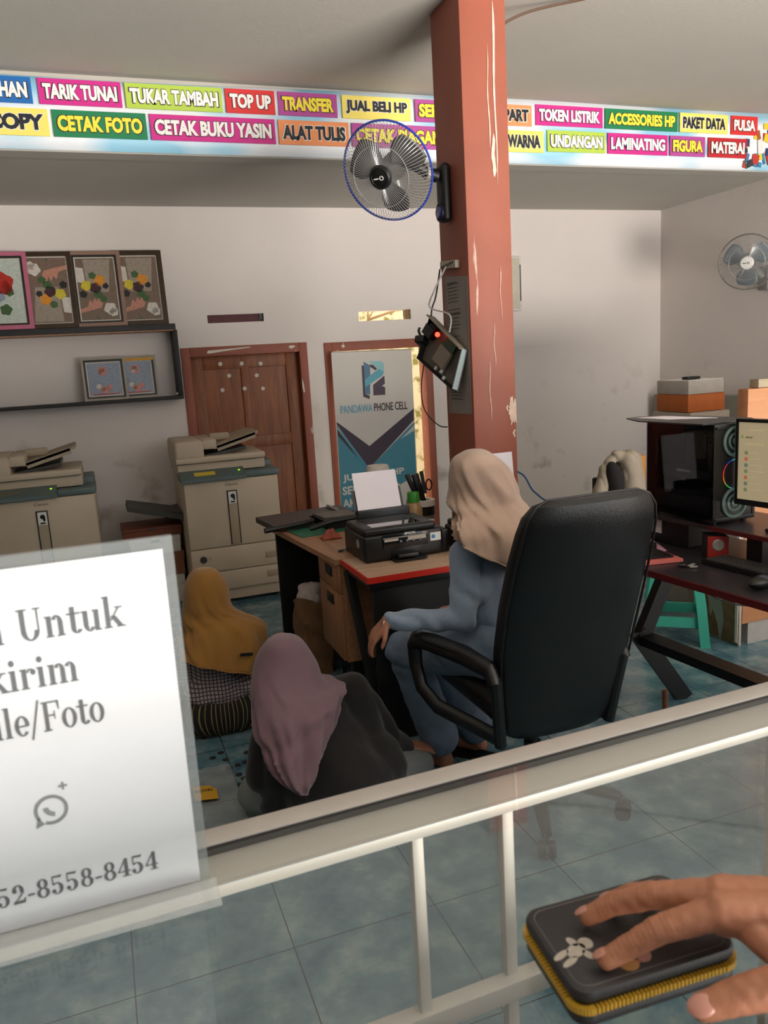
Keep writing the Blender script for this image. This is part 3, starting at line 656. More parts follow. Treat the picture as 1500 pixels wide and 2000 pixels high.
# ------------------------------------------------------------------ things on the pillar's shaded face
PX = 1.6318
fl = frame((PX, 3.597, 0), (0, -1, 0), (0, 0, 1))     # u runs from the back edge toward the viewer, v = height
t = thing('notice_strip', 'long grey printed notice pasted on the shaded side of the pillar', 'notice', (PX, 3.45, 1.33))
NP = pm('grey_notice_paper', (150, 142, 136), .8, var=.06, scale=12)
sheet = obj('paper', MB().m(NP).prism([(.03, 1.335), (.275, 1.34), (.285, 1.96), (.04, 1.985)], fl, 0, .0015), None, t)
nb = MB().m(pm('faded_ink', (92, 86, 84), .8)); z = 1.95; k = 0
while z > 1.40:
    hgt = .012 if k % 7 == 0 else .005; nb.prism([(.07, z), (.07 + .13 * (.5 + .5 * random.random()), z), (.07 + .13, z - hgt), (.07, z - hgt)], fl, .0014, .002); z -= hgt + .011 + (.02 if k % 6 == 5 else 0); k += 1
for u in (.05, .262):
    zz = 1.36
    while zz < 1.94: nb.prism([(u, zz), (u + .003, zz), (u + .003, zz + .012), (u, zz + .012)], fl, .0014, .002); zz += .018
obj('printed_lines', nb, None, sheet)
t = thing('terminal_block', 'small beige wiring block above the notice on the pillar', 'terminal block', (PX - .02, 3.47, 2.02))
tb = MB().m(pm('beige_block', (176, 166, 146), .5)).box((PX - .012, 3.47, 2.03), (.024, .17, .035), rot=(5, 0, 0), bev=.003)
obj('block', tb, None, t)
sb = MB().m(DGREY)
for k in range(6): sb.cyl((PX - .025, 3.41 + .024 * k, 2.033 - .002 * k), (PX - .028, 3.41 + .024 * k, 2.033 - .002 * k), .006)
obj('screw_heads', sb, None, t)
t = thing('open_router_box', 'opened grey electronics box with red light hanging from the pillar', 'electronics box', (1.55, 3.5, 1.45))
GRY = pm('grimy_grey_metal', (104, 98, 90), .5, .3, var=.12, scale=20)
# tray hangs tilted off the pillar's side; local frame
o0 = Vector((1.60, 3.36, 1.60)); 
ub = Vector((-.60, .60, -.0)); bx = frame((1.545, 3.44, 1.62), (-.30, .72, .62), (-.05, .62, -.72))
# corner points of the back plate found on the hanging tray
A0, A1, A2, A3 = Vector((1.586, 3.60, 1.803)), Vector((1.626, 3.335, 1.633)), Vector((1.580, 3.365, 1.447)), Vector((1.518, 3.625, 1.604))
n_ = (A1 - A0).cross(A3 - A0).normalized()
if n_.x > 0: n_ = -n_
def quad(mb, p, th):
    f = [Vector(q_) for q_ in p]; b_ = [q_ - n_ * th for q_ in f]
    vs = [mb.bm.verts.new(q_) for q_ in f + b_]
    for idx in ((0, 1, 2, 3), (7, 6, 5, 4), (0, 4, 5, 1), (1, 5, 6, 2), (2, 6, 7, 3), (3, 7, 4, 0)): mb.bm.faces.new([vs[i] for i in idx])
    mb._tag()
b = MB().m(GRY); quad(b, (A0, A1, A2, A3), .006)
b.m(pm('light_grey_lip', (150, 140, 124), .5, .2)); L = n_ * .035
def strip(p, q_, hgt, th=.006, mat=None):
    mid = ((A0 + A2) / 2); e = (q_ - p).normalized(); ins = (mid - (p + q_) / 2); ins = (ins - e * ins.dot(e)).normalized() * th
    vs = [b.bm.verts.new(x_) for x_ in (p, q_, q_ + ins, p + ins, p + n_ * hgt, q_ + n_ * hgt, q_ + ins + n_ * hgt, p + ins + n_ * hgt)]
    for idx in ((0, 1, 2, 3), (4, 5, 6, 7), (0, 1, 5, 4), (1, 2, 6, 5), (2, 3, 7, 6), (3, 0, 4, 7)): b.bm.faces.new([vs[i] for i in idx])
    b._tag()
strip(A0, A1, .05); b.m(BLKM); strip(A3, A2, .035); strip(A0, A3, .03); b.m(pm('pale_blue_lip', (160, 176, 178), .4)); strip(A1, A2, .03)
obj('tray', b, None, t)
def on(u, v, d=0): return A0 + (A1 - A0) * u + (A3 - A0) * v + n_ * d
eu, ev = (A1 - A0).normalized(), (A3 - A0).normalized(); ev = (ev - eu * ev.dot(eu)).normalized()
mf = Matrix((eu, ev, n_)).transposed().to_4x4()
def cb(mb, u, v, d, dims): T = mf.copy(); T.translation = on(u, v, d); mb.box((0, 0, 0), dims, mat4=T)
e1 = MB().m(pm('circuit_green', (40, 74, 50), .5)); cb(e1, .62, .22, .012, (.09, .06, .004)); obj('circuit_board', e1, None, t)
e1 = MB().m(pm('module_silver', (138, 124, 112), .4, .4)); cb(e1, .55, .52, .014, (.095, .085, .02)); obj('power_module', e1, None, t)
e1 = MB().m(BLK); cb(e1, .1, .3, .02, (.07, .05, .04)); cb(e1, .14, .22, .015, (.05, .04, .03))
obj('terminal_cluster', e1, None, t)
for u, v in ((.45, .85), (.6, .8), (.7, .88)):
    e1 = MB().m(WHT); cb(e1, u, v, .008, (.012, .018, .01)); obj('connector', e1, None, t)
e1 = MB().m(pm('red_indicator', (255, 60, 40), .3, emit=3.0)); e1.sph(on(.33, .20, .03), .012); obj('indicator_light', e1, None, t)
obj('black_plug', MB().m(BLK).box(on(-.03, .62, .02), (.075, .05, .035), rot=(0, 25, 40), bev=.006).tube([on(-.03, .62, .02), on(-.2, .5, .02), on(-.28, .48, .0)], .007), None, t)
wires = [((1.60, 3.47, 2.02), (1.57, 3.55, 1.92), (1.575, 3.62, 1.85), (1.60, 3.45, 1.80), (1.59, 3.44, 1.72)), ((1.61, 3.56, 2.02), (1.60, 3.60, 1.9), (1.58, 3.61, 1.84), (1.57, 3.60, 1.78))]
for k, wv in enumerate(wires):
    def cat(P_, n=8):
        P_ = [Vector(p) for p in P_]; out = []
        for i in range(len(P_) - 1):
            p0, p1, p2, p3 = P_[max(i - 1, 0)], P_[i], P_[i + 1], P_[min(i + 2, len(P_) - 1)]
            for j in range(n):
                s = j / n; out.append(.5 * ((2 * p1) + (p2 - p0) * s + (2 * p0 - 5 * p1 + 4 * p2 - p3) * s * s + (3 * p1 - p0 - 3 * p2 + p3) * s ** 3))
        out.append(P_[-1]); return out
    o = obj('cable', MB().m(WHT if k == 0 else DGREY).tube(cat(wv), .004, 6), None)
    tag(o, ('white cable drooping from the wiring block to the open electronics box', 'dark cable running down the pillar edge into the open box')[k], 'cable')
def cable(label, pts, r, mat, grp=None):
    return tag(obj('cable', MB().m(mat).tube(cat(pts), r, 6), None), label, 'cable', grp)
cable('thin black cable looping below the open electronics box to the pillar', [(1.53, 3.61, 1.60), (1.51, 3.62, 1.48), (1.52, 3.62, 1.36), (1.58, 3.60, 1.28), (1.63, 3.598, 1.265)], .003, BLKM)
cable('brown cable running from the pillar top along the front ceiling', [(1.856, 3.36, 3.02), (2.0, 3.33, 3.08), (2.3, 3.2, 3.12), (2.9, 2.7, 3.122)], .006, pm('brown_cable', (96, 74, 58), .6))
cable('blue network cable hanging behind the seated woman to the desk', [(1.853, 3.5, 1.06), (1.99, 3.50, 1.0), (2.06, 3.5, .90), (2.2, 3.5, .82), (2.5, 3.4, .80), (2.55, 3.2, .76)], .005, pm('blue_cable', (50, 96, 140), .5))
cable('black cable draped along the cupboard under the computer desk', [(2.25, 2.55, .72), (2.4, 2.75, .58), (2.62, 2.80, .42), (2.9, 2.85, .33), (3.1, 2.7, .36)], .004, BLKM)

# ------------------------------------------------------------------ left desks
t = thing('printer_desk', 'tan desk with red edge and black slanted legs under the inkjet printers', 'desk', (1.45, 3.1, 0))
obj('desk_top', MB().m(TOPB).bb(.945, 1.84, 2.925, 3.285, .724, .749, bev=.002).m(REDE).bb(.937, 1.84, 2.917, 2.925, .724, .7485).bb(.937, .945, 2.925, 3.285, .724, .7485), None, t)
obj('front_panel', MB().m(BLKM).bb(.97, 1.81, 2.95, 2.968, .06, .715), None, t)
obj('apron', MB().m(BLKM).bb(.955, 1.83, 2.935, 3.275, .69, .723, bev=.003), None, t)
def bar(a, b, wx, wy): 
    mb = MB().m(BLKM); a, b = Vector(a), Vector(b); d = b - a; q = d.to_track_quat('Z', 'X').to_matrix().to_4x4(); q.translation = (a + b) / 2
    mb.box((0, 0, 0), (wx, wy, d.length), mat4=q); return mb
obj('leg', bar((.965, 3.27, .70), (.985, 2.96, 0.0), .05, .03), None, t)
obj('leg', bar((1.79, 3.26, .70), (1.79, 2.96, 0.0), .05, .03), None, t)
obj('foot_rail', bar((.99, 2.98, .02), (1.80, 2.98, .02), .035, .03), None, t)
t = thing('drawer_desk', 'brown desk with drawers and green cutting mat behind the printer desk', 'desk', (1.2, 3.75, 0))
f_top = [(.915, 3.292), (.815, 4.22), (1.60, 4.22), (1.60, 3.62), (1.60, 3.292)]
obj('desk_top', MB().m(MDF).prism(f_top, frame((0, 0, 0), (1, 0, 0), (0, 1, 0)), .722, .748), None, t)
obj('end_panel', MB().m(BLKM).bb(.83, 1.56, 4.15, 4.175, 0, .72), None, t)
obj('back_panel', MB().m(BLKM).bb(1.50, 1.52, 3.3, 4.15, .2, .72), None, t)
ped = MB().m(MDF).bb(.945, 1.45, 3.30, 3.65, .255, .722); obj('drawer_unit', ped, None, t)
for z0, z1 in ((.585, .715), (.265, .58)):
    d_ = obj('drawer', MB().m(woodmat('drawer_front', (150, 100, 66), (176, 124, 86), 'Z')).bb(.928, .945, 3.302, 3.648, z0, z1, bev=.002), None, t)
    obj('handle', MB().m(BLK).bb(.922, .929, 3.41, 3.51, z1 - .075, z1 - .028, bev=.003), None, d_)
obj('leg', MB().m(BLKM).bb(.97, 1.03, 3.31, 3.36, 0, .255), None, t); obj('leg', MB().m(BLKM).bb(1.40, 1.45, 3.31, 3.36, 0, .255), None, t)
tag(obj('cutting_mat', MB().m(pm('green_mat', (44, 112, 84), .7, var=.06)).prism([(.90, 3.83), (.855, 4.16), (1.45, 4.16), (1.45, 3.90)], frame((0, 0, 0), (1, 0, 0), (0, 1, 0)), .7485, .752), None), 'green cutting mat on the brown desk under the paper cutter', 'cutting mat')
t = thing('paper_cutter', 'flat dark brown guillotine paper cutter on the desk corner by the copier', 'paper cutter', (1.0, 4.15, .753))
BRN = pm('dark_brown_board', (64, 54, 50), .45, var=.08)
fz = frame((0, 0, 0), (1, 0, 0), (0, 1, 0))
cb_ = [(.81, 3.99), (.74, 4.30), (1.20, 4.36), (1.26, 4.06)]
obj('board', MB().m(BRN).prism([(.80, 4.03), (.765, 4.36), (1.02, 4.40), (1.28, 4.44), (1.30, 4.20), (1.03, 4.20), (1.03, 4.065)], fz, .755, .785).m(GRY).bb(.88, .895, 4.2, 4.206, .785, .787).bb(.96, .975, 4.2, 4.206, .785, .787), None, t)
obj('blade_arm', MB().m(BLK).tube([(1.02, 4.045, .79), (.95, 4.02, .785), (.80, 3.99, .78), (.74, 3.98, .778)], [.012, .013, .013, .015], 8), None, t)
obj('paper_guide', MB().m(ALU).cyl((1.20, 4.40, .795), (1.21, 4.23, .795), .008), None, t)
t = thing('small_trimmer', 'black lever trimmer in front of the flat cutter beside the printer', 'paper cutter', (1.14, 3.98, .753))
obj('board', MB().m(BLK).prism([(1.06, 3.92), (1.045, 4.17), (1.27, 4.18), (1.27, 3.93)], fz, .753, .795).m(GRY).prism([(1.07, 4.0), (1.05, 4.17), (1.25, 4.17), (1.25, 4.0)], fz, .795, .803), None, t)
obj('lever', MB().m(BLK).tube([(1.25, 3.93, .80), (1.08, 3.90, .80), (.98, 3.88, .785), (.955, 3.88, .78)], [.012, .014, .016, .012], 8), None, t)
cr = MB()
cr.m(pm('crumpled_red', (170, 84, 66), .6, var=.25, scale=50)); cr.grid(lambda u, v: Vector((.975 + .10 * u, 3.70 + .07 * v, .752 + .04 * math.sin(PI * u) * math.sin(PI * v) * (1 + .8 * noise.noise(Vector((u * 5, v * 5, 0)))))), 14, 14)
tag(obj('crumpled_wrapper', cr, None), 'crumpled red snack wrapper on the brown desk', 'wrapper').modifiers.new('t', 'SOLIDIFY').thickness = .002
tag(obj('paper_scrap', MB().m(pm('scrap_paper', (170, 150, 136), .8, var=.1)).prism([(.975, 3.44), (1.02, 3.50), (1.06, 3.49), (1.06, 3.44), (1.0, 3.42)], fz, .7485, .756).m(DGREY).tube([(.97, 3.425, .754), (1.03, 3.43, .756), (1.06, 3.44, .754)], .005), None), 'torn paper scrap lying against the left side of the printer', 'paper')

# ------------------------------------------------------------------ inkjet printers
def printer(x0, x1, y0, y1, z0, h, label, sheet=True, sticker=True):
    t = thing('inkjet_printer', label, 'printer', ((x0 + x1) / 2, (y0 + y1) / 2, z0), 0, 'inkjet printers on the red edged desk')
    W = x1 - x0
    obj('body', MB().m(BLK).bb(x0, x1, y0, y1, z0 + .003, z0 + h - .03, bev=.014, seg=3), None, t)
    obj('scanner_lid', MB().m(BLK).bb(x0 + .002, x1 - .03, y0 + .003, y1 - .03, z0 + h - .032, z0 + h, bev=.012, seg=3).m(pm('gloss_lid', (30, 31, 33), .06, coat=1)).bb(x0 + .05, x1 - .09, y0 + .03, y1 - .06, z0 + h - .001, z0 + h + .0012), None, t)
    fp = obj('control_panel', MB().m(pm('panel_gloss', (18, 19, 24), .15, coat=.6)).bb(x0 + .085, x1 - .075, y0 - .007, y0 + .004, z0 + h - .095, z0 + h - .035, bev=.002).m(pm('silver_strip', (150, 146, 138), .3, .5)).bb(x0 + .085, x1 - .085, y0 - .0085, y0 - .006, z0 + h - .05, z0 + h - .045), None, t)
    text('lettering', 'EPSON', frame((x0 + W * .50, y0 - .0075, z0 + h - .04), (1, 0, 0), (0, 0, 1)), WHT, fp, h=.011, wd=.05, bold=.02)
    bt = MB().m(pm('button_grey', (130, 128, 130), .4))
    for k in range(4): bt.cyl((x0 + W * .45 + .03 * k, y0 - .0095, z0 + h - .066), (x0 + W * .45 + .03 * k, y0 - .006, z0 + h - .066), .005)
    bt.m(pm('label_pale', (186, 176, 160), .5)).bb(x1 - .17, x1 - .085, y0 - .008, y0 - .006, z0 + h - .066, z0 + h - .05).bb(x0 + .09, x0 + .155, y0 - .008, y0 - .006, z0 + h - .062, z0 + h - .052)
    obj('buttons', bt, None, fp)
    obj('output_tray', MB().m(DGREY).bb(x0 + .12, x1 - .1, y0 - .055, y0 + .02, z0 + .006, z0 + .012).m(BLK).bb(x0 + .12, x1 - .10, y0 - .003, y0 + .01, z0 + .012, z0 + .075, bev=.004).bb(x0 + .14, x1 - .14, y0 - .05, y0, z0 + .02, z0 + .034, bev=.004), None, t)
    tk = obj('ink_tank', MB().m(BLK).bb(x1 - .002, x1 + .035, y0 + .012, y1 - .05, z0 + .003, z0 + h - .045, bev=.008), None, t)
    if sticker:
        st = MB().m(WHT).bb(x1 - .062, x1 - .012, y0 - .003, y0 - .0005, z0 + h - .085, z0 + h - .048).m(pm('globe_blue', (60, 130, 190), .4)).cyl((x1 - .048, y0 - .004, z0 + h - .066), (x1 - .048, y0 - .002, z0 + h - .066), .009)
        obj('sticker', st, None, t)
        obj('side_badge', MB().m(pm('badge_grey', (150, 154, 158), .4)).cyl((x0 - .001, y0 + .09, z0 + .075), (x0 + .001, y0 + .09, z0 + .075), .02), None, t)
    rs = MB().m(BLK).bb(x0 + .06, x1 - .05, y1 - .04, y1 - .005, z0 + h - .04, z0 + h + .035, bev=.006)
    fr4 = frame((x0 + .052, y1 - .016, z0 + h + .02), (1, 0, 0), (0, .34, .94)); rs.prism([(0, 0), (.25, 0), (.245, .11), (.004, .11)], fr4, -.004, 0)
    obj('rear_feeder', rs, None, t)
    return t
printer(1.005, 1.375, 3.135, 3.43, .749, .150, 'black inkjet printer loaded with white paper at the front of the desk')
printer(1.44, 1.80, 3.0, 3.27, .749, .135, 'second black inkjet printer half hidden by the seated woman', sticker=False)
def sheet_of_paper(x0, y, z0, wd, ht, label, lean=.34):
    fr4 = frame((x0, y, z0), (1, 0, 0), (0, lean, math.sqrt(1 - lean * lean)))
    tag(obj('paper_sheet', MB().m(PAPER).prism([(0, 0), (wd, 0), (wd, ht), (0, ht)], fr4, .0005, .002), None), label, 'paper', 'white sheets standing in printers')
sheet_of_paper(1.075, 3.391, .87, .215, .245, 'white paper standing in the feeder of the front printer')
sheet_of_paper(1.60, 3.235, .87, .205, .285, 'white paper standing in the printer behind the seated woman', .12)

# ------------------------------------------------------------------ things on the drawer desk
t = thing('plastic_roll', 'white roll standing behind the printer paper', 'roll', (1.36, 3.92, .749))
obj('roll', MB().m(pm('roll_white', (216, 206, 196), .6, var=.05)).lathe([(.02, 0), (.062, 0), (.064, .03), (.062, .30), (.055, .318), (.022, .318), (.02, .30), (.02, 0)], (1.36, 3.92, .749)), None, t)
obj('wrap', MB().m(pm('roll_wrap', (196, 186, 178), .5)).lathe([(.0655, .0), (.0655, .24)], (1.36, 3.92, .75)), None, t)
t = thing('glue_bottle', 'amber glue bottle with a green cap beside the printer paper', 'bottle', (1.435, 3.62, .749))
obj('bottle', MB().m(pm('amber_plastic', (176, 140, 96), .35)).lathe([(.001, 0), (.04, 0), (.043, .02), (.043, .12), (.03, .15), (.022, .16), (.001, .16)], (1.435, 3.62, .749)), None, t)
obj('cap', MB().m(pm('green_cap', (64, 150, 50), .4)).lathe([(.001, .205), (.028, .205), (.03, .2), (.03, .155), (.001, .155)], (1.435, 3.62, .749)), None, t)
t = thing('pen_pot', 'grey plastic pot with pen, ruler and spoon handles by the doorway', 'pen pot', (1.52, 3.70, .749))
def tape(x, y, z, r, h, mat, label):
    tag(obj('tape_roll', MB().m(mat).lathe([(r * .6, 0), (r, 0), (r, h), (r * .6, h), (r * .6, 0)], (x, y, z), seg=28), None), label, 'tape roll', 'tape rolls stacked on the drawer desk')
obj('pot', MB().m(pm('clear_grey_pot', (130, 124, 120), .4)).lathe([(.001, 0), (.05, 0), (.055, .07), (.05, .07), (.001, .066)], (1.52, 3.70, .749)), None, t)
tape(1.52, 3.70, .8185, .058, .045, BLKM, 'black tape roll sitting under the white roll on the pot')
tape(1.525, 3.70, .8642, .056, .03, pm('white_tape', (222, 214, 206), .5), 'white tape roll on top of the pile by the doorway')
t = thing('stapler', 'black long stapler standing upright in the tape rolls', 'stapler', (1.50, 3.70, .90))
obj('body', MB().m(BLK).box((1.50, 3.70, .955), (.035, .03, .16), rot=(0, -14, 0), bev=.006).box((1.465, 3.70, .965), (.022, .026, .15), rot=(0, -22, 0), bev=.005), None, t)
obj('pin', MB().m(ALU).cyl((1.49, 3.68, .90), (1.49, 3.72, .90), .006), None, t)
t = thing('scissors', 'black handled scissors standing behind the stapler', 'scissors', (1.545, 3.72, .88))
obj('handles', MB().m(BLK).tube([Vector((1.565 + .016 * math.cos(k * PI / 8), 3.72, .965 + .028 * math.sin(k * PI / 8))) for k in range(16)], .004, 6, closed=True), None, t)
obj('blades', MB().m(DGREY).box((1.535, 3.722, .98), (.02, .004, .12), rot=(0, -8, 0)), None, t)
t = thing('thread_spool', 'small white spool in front of the tape rolls', 'spool', (1.50, 3.58, .749))
obj('spool', MB().m(WHT).lathe([(.001, 0), (.026, 0), (.026, .008), (.016, .012), (.016, .05), (.026, .054), (.026, .062), (.001, .062)], (1.50, 3.58, .749)), None, t)
tag(obj('plastic_bag', MB().m(pm('bag_film', (176, 160, 156), .3)).sph((1.47, 3.78, .80), (.05, .04, .05)).sph((1.50, 3.80, .86), (.035, .03, .05)), None), 'crumpled pale plastic bag behind the glue bottle', 'bag')

# paper bag and wire basket under the drawer desk
t = thing('paper_sack', 'brown paper sack stuffed with white scraps under the drawer desk', 'paper sack', (.93, 3.92, 0))
sk = MB().m(pm('sack_brown', (126, 92, 62), .85, var=.15, scale=12))
rs = []
for k in range(12):
    z = .001 + .40 * k / 11; rs.append([Vector((.945 + (.085 + .01 * math.sin(3 * a_ + k)) * max(-1, min(1, 1.3 * math.cos(a_))), 3.93 + (.10 + .01 * math.sin(4 * a_ + 2 * k)) * max(-1, min(1, 1.3 * math.sin(a_))), z + (.03 * math.sin(2 * a_) if k == 11 else 0))) for a_ in [2 * PI * j / 28 for j in range(28)]])
sk.rings(rs, cap1=False); obj('sack', sk, None, t)
blob('paper_scraps', [], pm('scrap_white', (196, 182, 178), .8, var=.1, scale=30), t, .012, 2, [((.945, 3.93, .40), (.075, .085, .07)), ((.96, 3.90, .45), (.05, .05, .04)), ((.92, 3.95, .44), (.04, .05, .04))], lambda co, n: co + n * .012 * noise.noise(co * 40))
t = thing('wire_bin', 'dark wire waste bin behind the drawer unit panel', 'bin', (1.14, 3.78, 0))
wb = MB().m(BLKM)
for k in range(28):
    a_ = 2 * PI * k / 28; wb.tube([(1.14 + .085 * math.cos(a_), 3.78 + .085 * math.sin(a_), .005), (1.14 + .105 * math.cos(a_), 3.78 + .105 * math.sin(a_), .24)], .0025, 5)
for z, r in ((.006, .086), (.12, .096), (.24, .106)): wb.tube([Vector((1.14 + r * math.cos(2 * PI * k / 28), 3.78 + r * math.sin(2 * PI * k / 28), z)) for k in range(28)], .0035, 6, closed=True)
obj('basket', wb, None, t)

# ------------------------------------------------------------------ computer desk on the right
rd = R(5.6)
def dk(u, v, z): # u along the front edge toward viewer, v into the desk
    return Vector((1.905 + .0976 * u + .995 * v, 2.69 - .995 * u + .0976 * v, z))
dkf = frame(dk(0, 0, 0), (.0976, -.995, 0), (.995, .0976, 0)) @ Matrix.Diagonal((1, 1, -1, 1))
t = thing('computer_desk', 'black computer desk with dark red edge and angled steel legs', 'desk', dk(.2, .3, 0))
DT = pm('carbon_desktop', (44, 40, 44), .35, var=.3, scale=60); DRED = pm('dark_red_edge', (88, 26, 26), .4)
obj('desk_top', MB().m(DT).prism([(-.25, 0.008), (1.6, 0.008), (1.6, .66), (-.25, .66)], dkf, -.749, -.722).m(DRED).prism([(-.25, 0), (1.6, 0), (1.6, .008), (-.25, .008)], dkf, -.748, -.722), None, t)
obj('shelf_riser', MB().m(DT).prism([(-.24, .31), (1.5, .31), (1.5, .66), (-.24, .66)], dkf, -.883, -.865).m(DRED).prism([(.26, .303), (1.5, .303), (1.5, .31), (.26, .31)], dkf, -.8825, -.865), None, t)
for u in (-.23, .40, 1.3): obj('riser_support', MB().m(BLKM).prism([(u, .36), (u + .07, .36), (u + .07, .60), (u, .60)], dkf, -.865, -.749), None, t)
obj('leg', bar((2.42, 2.84, .72), (2.17, 2.80, .30), .075, .04), None, t); obj('leg', bar((2.155, 2.80, .345), (2.385, 2.76, 0), .075, .04), None, t)
obj('leg', bar((2.55, 1.4, .72), (2.32, 1.38, .30), .075, .04), None, t); obj('leg', bar((2.30, 1.38, .345), (2.52, 1.36, 0), .075, .04), None, t)
obj('cross_bar', bar((2.19, 2.82, .31), (2.33, 1.38, .31), .04, .085), None, t)
# pc tower
t = thing('computer_tower', 'black tower computer with glass side and ring lit fans on the desk riser', 'computer', (2.34, 2.65, .884))
X0, X1, Y0, Y1, Z0, Z1 = 2.235, 2.445, 2.435, 2.835, .884, 1.285
pcg = MB().m(BLK); pcg.bb(X0, X1, Y0, Y1, Z0 + .012, Z0 + .03, bev=.003).bb(X0, X1, Y0, Y1, Z1 - .02, Z1, bev=.003).bb(X1 - .012, X1, Y0, Y1, Z0 + .03, Z1 - .02).bb(X0, X1, Y1 - .012, Y1, Z0 + .03, Z1 - .02)
pcg.bb(X0, X0 + .012, Y0, Y0 + .012, Z0 + .02, Z1 - .01).bb(X0, X1, Y0 + .004, Y0 + .012, Z0 + .02, Z1 - .02)
for xx in (X0 + .03, X1 - .03):
    for yy in (Y0 + .03, Y1 - .03): pcg.cyl((xx, yy, Z0), (xx, yy, Z0 + .014), .012)
obj('case', pcg, None, t)
inn = MB().m(pm('motherboard_dark', (36, 38, 44), .5, var=.2, scale=30)).bb(X1 - .03, X1 - .014, Y0 + .03, Y1 - .03, Z0 + .05, Z1 - .03).m(DGREY).bb(X0 + .03, X1 - .02, Y0 + .04, Y1 - .05, Z0 + .17, Z0 + .21, bev=.004).bb(X0 + .02, X1 - .02, Y0 + .02, Y1 - .02, Z0 + .03, Z0 + .11, bev=.004).m(GRY).cyl((X1 - .06, 2.62, Z1 - .10), (X1 - .03, 2.62, Z1 - .10), .05).m(WHT).bb(X0 + .028, X0 + .032, 2.60, 2.68, Z0 + .195, Z0 + .205)
obj('inside_parts', inn, None, t)
obj('side_glass', MB().m(glassy('smoked_glass', (.62, .62, .66), .7)).bb(X0 - .004, X0 - .0005, Y0, Y1, Z0 + .012, Z1), None, t)
RING = pm('led_ring_pale', (98, 118, 112), .3, emit=.05); FANB = pm('fan_disc_smoke', (110, 128, 122), .3)
for k, z in enumerate((Z1 - .07, (Z0 + Z1) / 2, Z0 + .085)):
    cx = X0 + .105; c = (cx, Y0 + .002, z)
    if k == 1:
        seg = MB()
        for j in range(40):
            a_ = 2 * PI * j / 40; hue = [(220, 60, 40), (220, 130, 40), (80, 190, 80), (60, 170, 190), (50, 60, 170), (190, 40, 60)][(j // 3) % 6]
            seg.m(pm('rainbow_%d' % ((j // 3) % 6), hue, .3, emit=.35)); p1 = Vector((cx + .058 * math.cos(a_), Y0, z + .058 * math.sin(a_))); p2 = Vector((cx + .058 * math.cos(a_ + .157), Y0, z + .058 * math.sin(a_ + .157))); seg.cyl(p1, p2, .0018, seg=6)
        f_ = obj('fan_ring', seg, None, t)
    else:
        f_ = obj('fan_ring', MB().m(RING).lathe([(.062, 0), (.062, .006), (.052, .008), (.05, 0)], c, (0, -1, 0), 40).lathe([(.036, 0), (.035, .004), (.027, .005), (.026, 0)], c, (0, -1, 0), 32).lathe([(.001, .006), (.014, .005), (.015, 0)], c, (0, -1, 0), 24), None, t)
        obj('fan_disc', MB().m(pm('fan_disc_dark', (40, 46, 46), .25)).lathe([(.001, .001), (.062, .001)], c, (0, -1, 0), 40), None, f_)
        obj('bright_led', MB().m(pm('led_white', (230, 240, 255), .3, emit=4)).sph((cx + .005, Y0 - .006, z + (-.056 if k == 0 else .056)), .006), None, f_)
pl_ = [(2.20, 2.46), (2.16, 2.80), (2.22, 2.96), (2.30, 2.98), (2.44, 2.84), (2.50, 2.52), (2.46, 2.46)]
tag(obj('folder', MB().m(pm('black_folder', (48, 46, 46), .4, var=.1)).prism(pl_, fz, Z1 + .001, Z1 + .006).m(PAPER).prism([(2.26, 2.74), (2.24, 2.92), (2.36, 2.88), (2.42, 2.62)], fz, Z1 + .006, Z1 + .008), None), 'dark folder with white paper lying on top of the tower computer', 'folder')
# monitor
mfm = frame((2.325, 2.415, .97), (.15, -.989, 0), (0, 0, 1))
t = thing('monitor', 'black framed computer screen showing a pale chat list at the photo edge', 'monitor', (2.36, 2.2, .749))
obj('casing', MB().m(BLK).prism([(0, 0), (.54, 0), (.54, .335), (0, .335)], mfm, -.03, .0), None, t)
bz = MB().m(BLK)
for p_ in ([(0, 0), (.54, 0), (.54, .022), (0, .022)], [(0, .323), (.54, .323), (.54, .335), (0, .335)], [(0, 0), (.010, 0), (.010, .335), (0, .335)], [(.53, 0), (.54, 0), (.54, .335), (.53, .335)]): bz.prism(p_, mfm, 0, .006)
obj('bezel', bz, None, t)
scr = MB().m(pm('screen_beige', (160, 146, 116), .5, emit=.42)).prism([(.01, .022), (.53, .022), (.53, .323), (.01, .323)], mfm, 0, .001)
s_ = obj('screen', scr, None, t)
ui = MB()
for k in range(7):
    ui.m(pm('avatar_%d' % (k % 3), ((96, 104, 70), (150, 84, 58), (80, 96, 84))[k % 3], .4, emit=.6)); z = .205 - .024 * k
    ui.prism([(.045 + .008 * math.cos(a_), z + .008 * math.sin(a_)) for a_ in [2 * PI * j / 14 for j in range(14)]], mfm, .001, .0016)
    ui.m(pm('ui_line', (150, 136, 102), .4, emit=.6)).prism([(.062, z - .001), (.062 + .03 + .012 * (k % 4), z - .001), (.062 + .03 + .012 * (k % 4), z + .003), (.062, z + .003)], mfm, .001, .0016)
ui.m(pm('ui_dark', (104, 92, 70), .4, emit=.5)).prism([(.04, .262), (.07, .262), (.07, .268), (.04, .268)], mfm, .001, .0016).m(MATS['ui_line']).prism([(.04, .235), (.12, .235), (.12, .243), (.04, .243)], mfm, .001, .0016).prism([(.055, .29), (.12, .29), (.12, .296), (.055, .296)], mfm, .001, .0016)
ui.m(pm('ui_green', (90, 130, 70), .4, emit=.5)).prism([(.022, .26), (.03, .26), (.03, .272), (.022, .272)], mfm, .001, .0016)
obj('chat_list', ui, None, s_)
obj('stand', MB().m(BLK).box((2.40, 2.16, 1.02), (.03, .06, .26)).box((2.40, 2.15, .89), (.16, .22, .013), bev=.004), None, t)
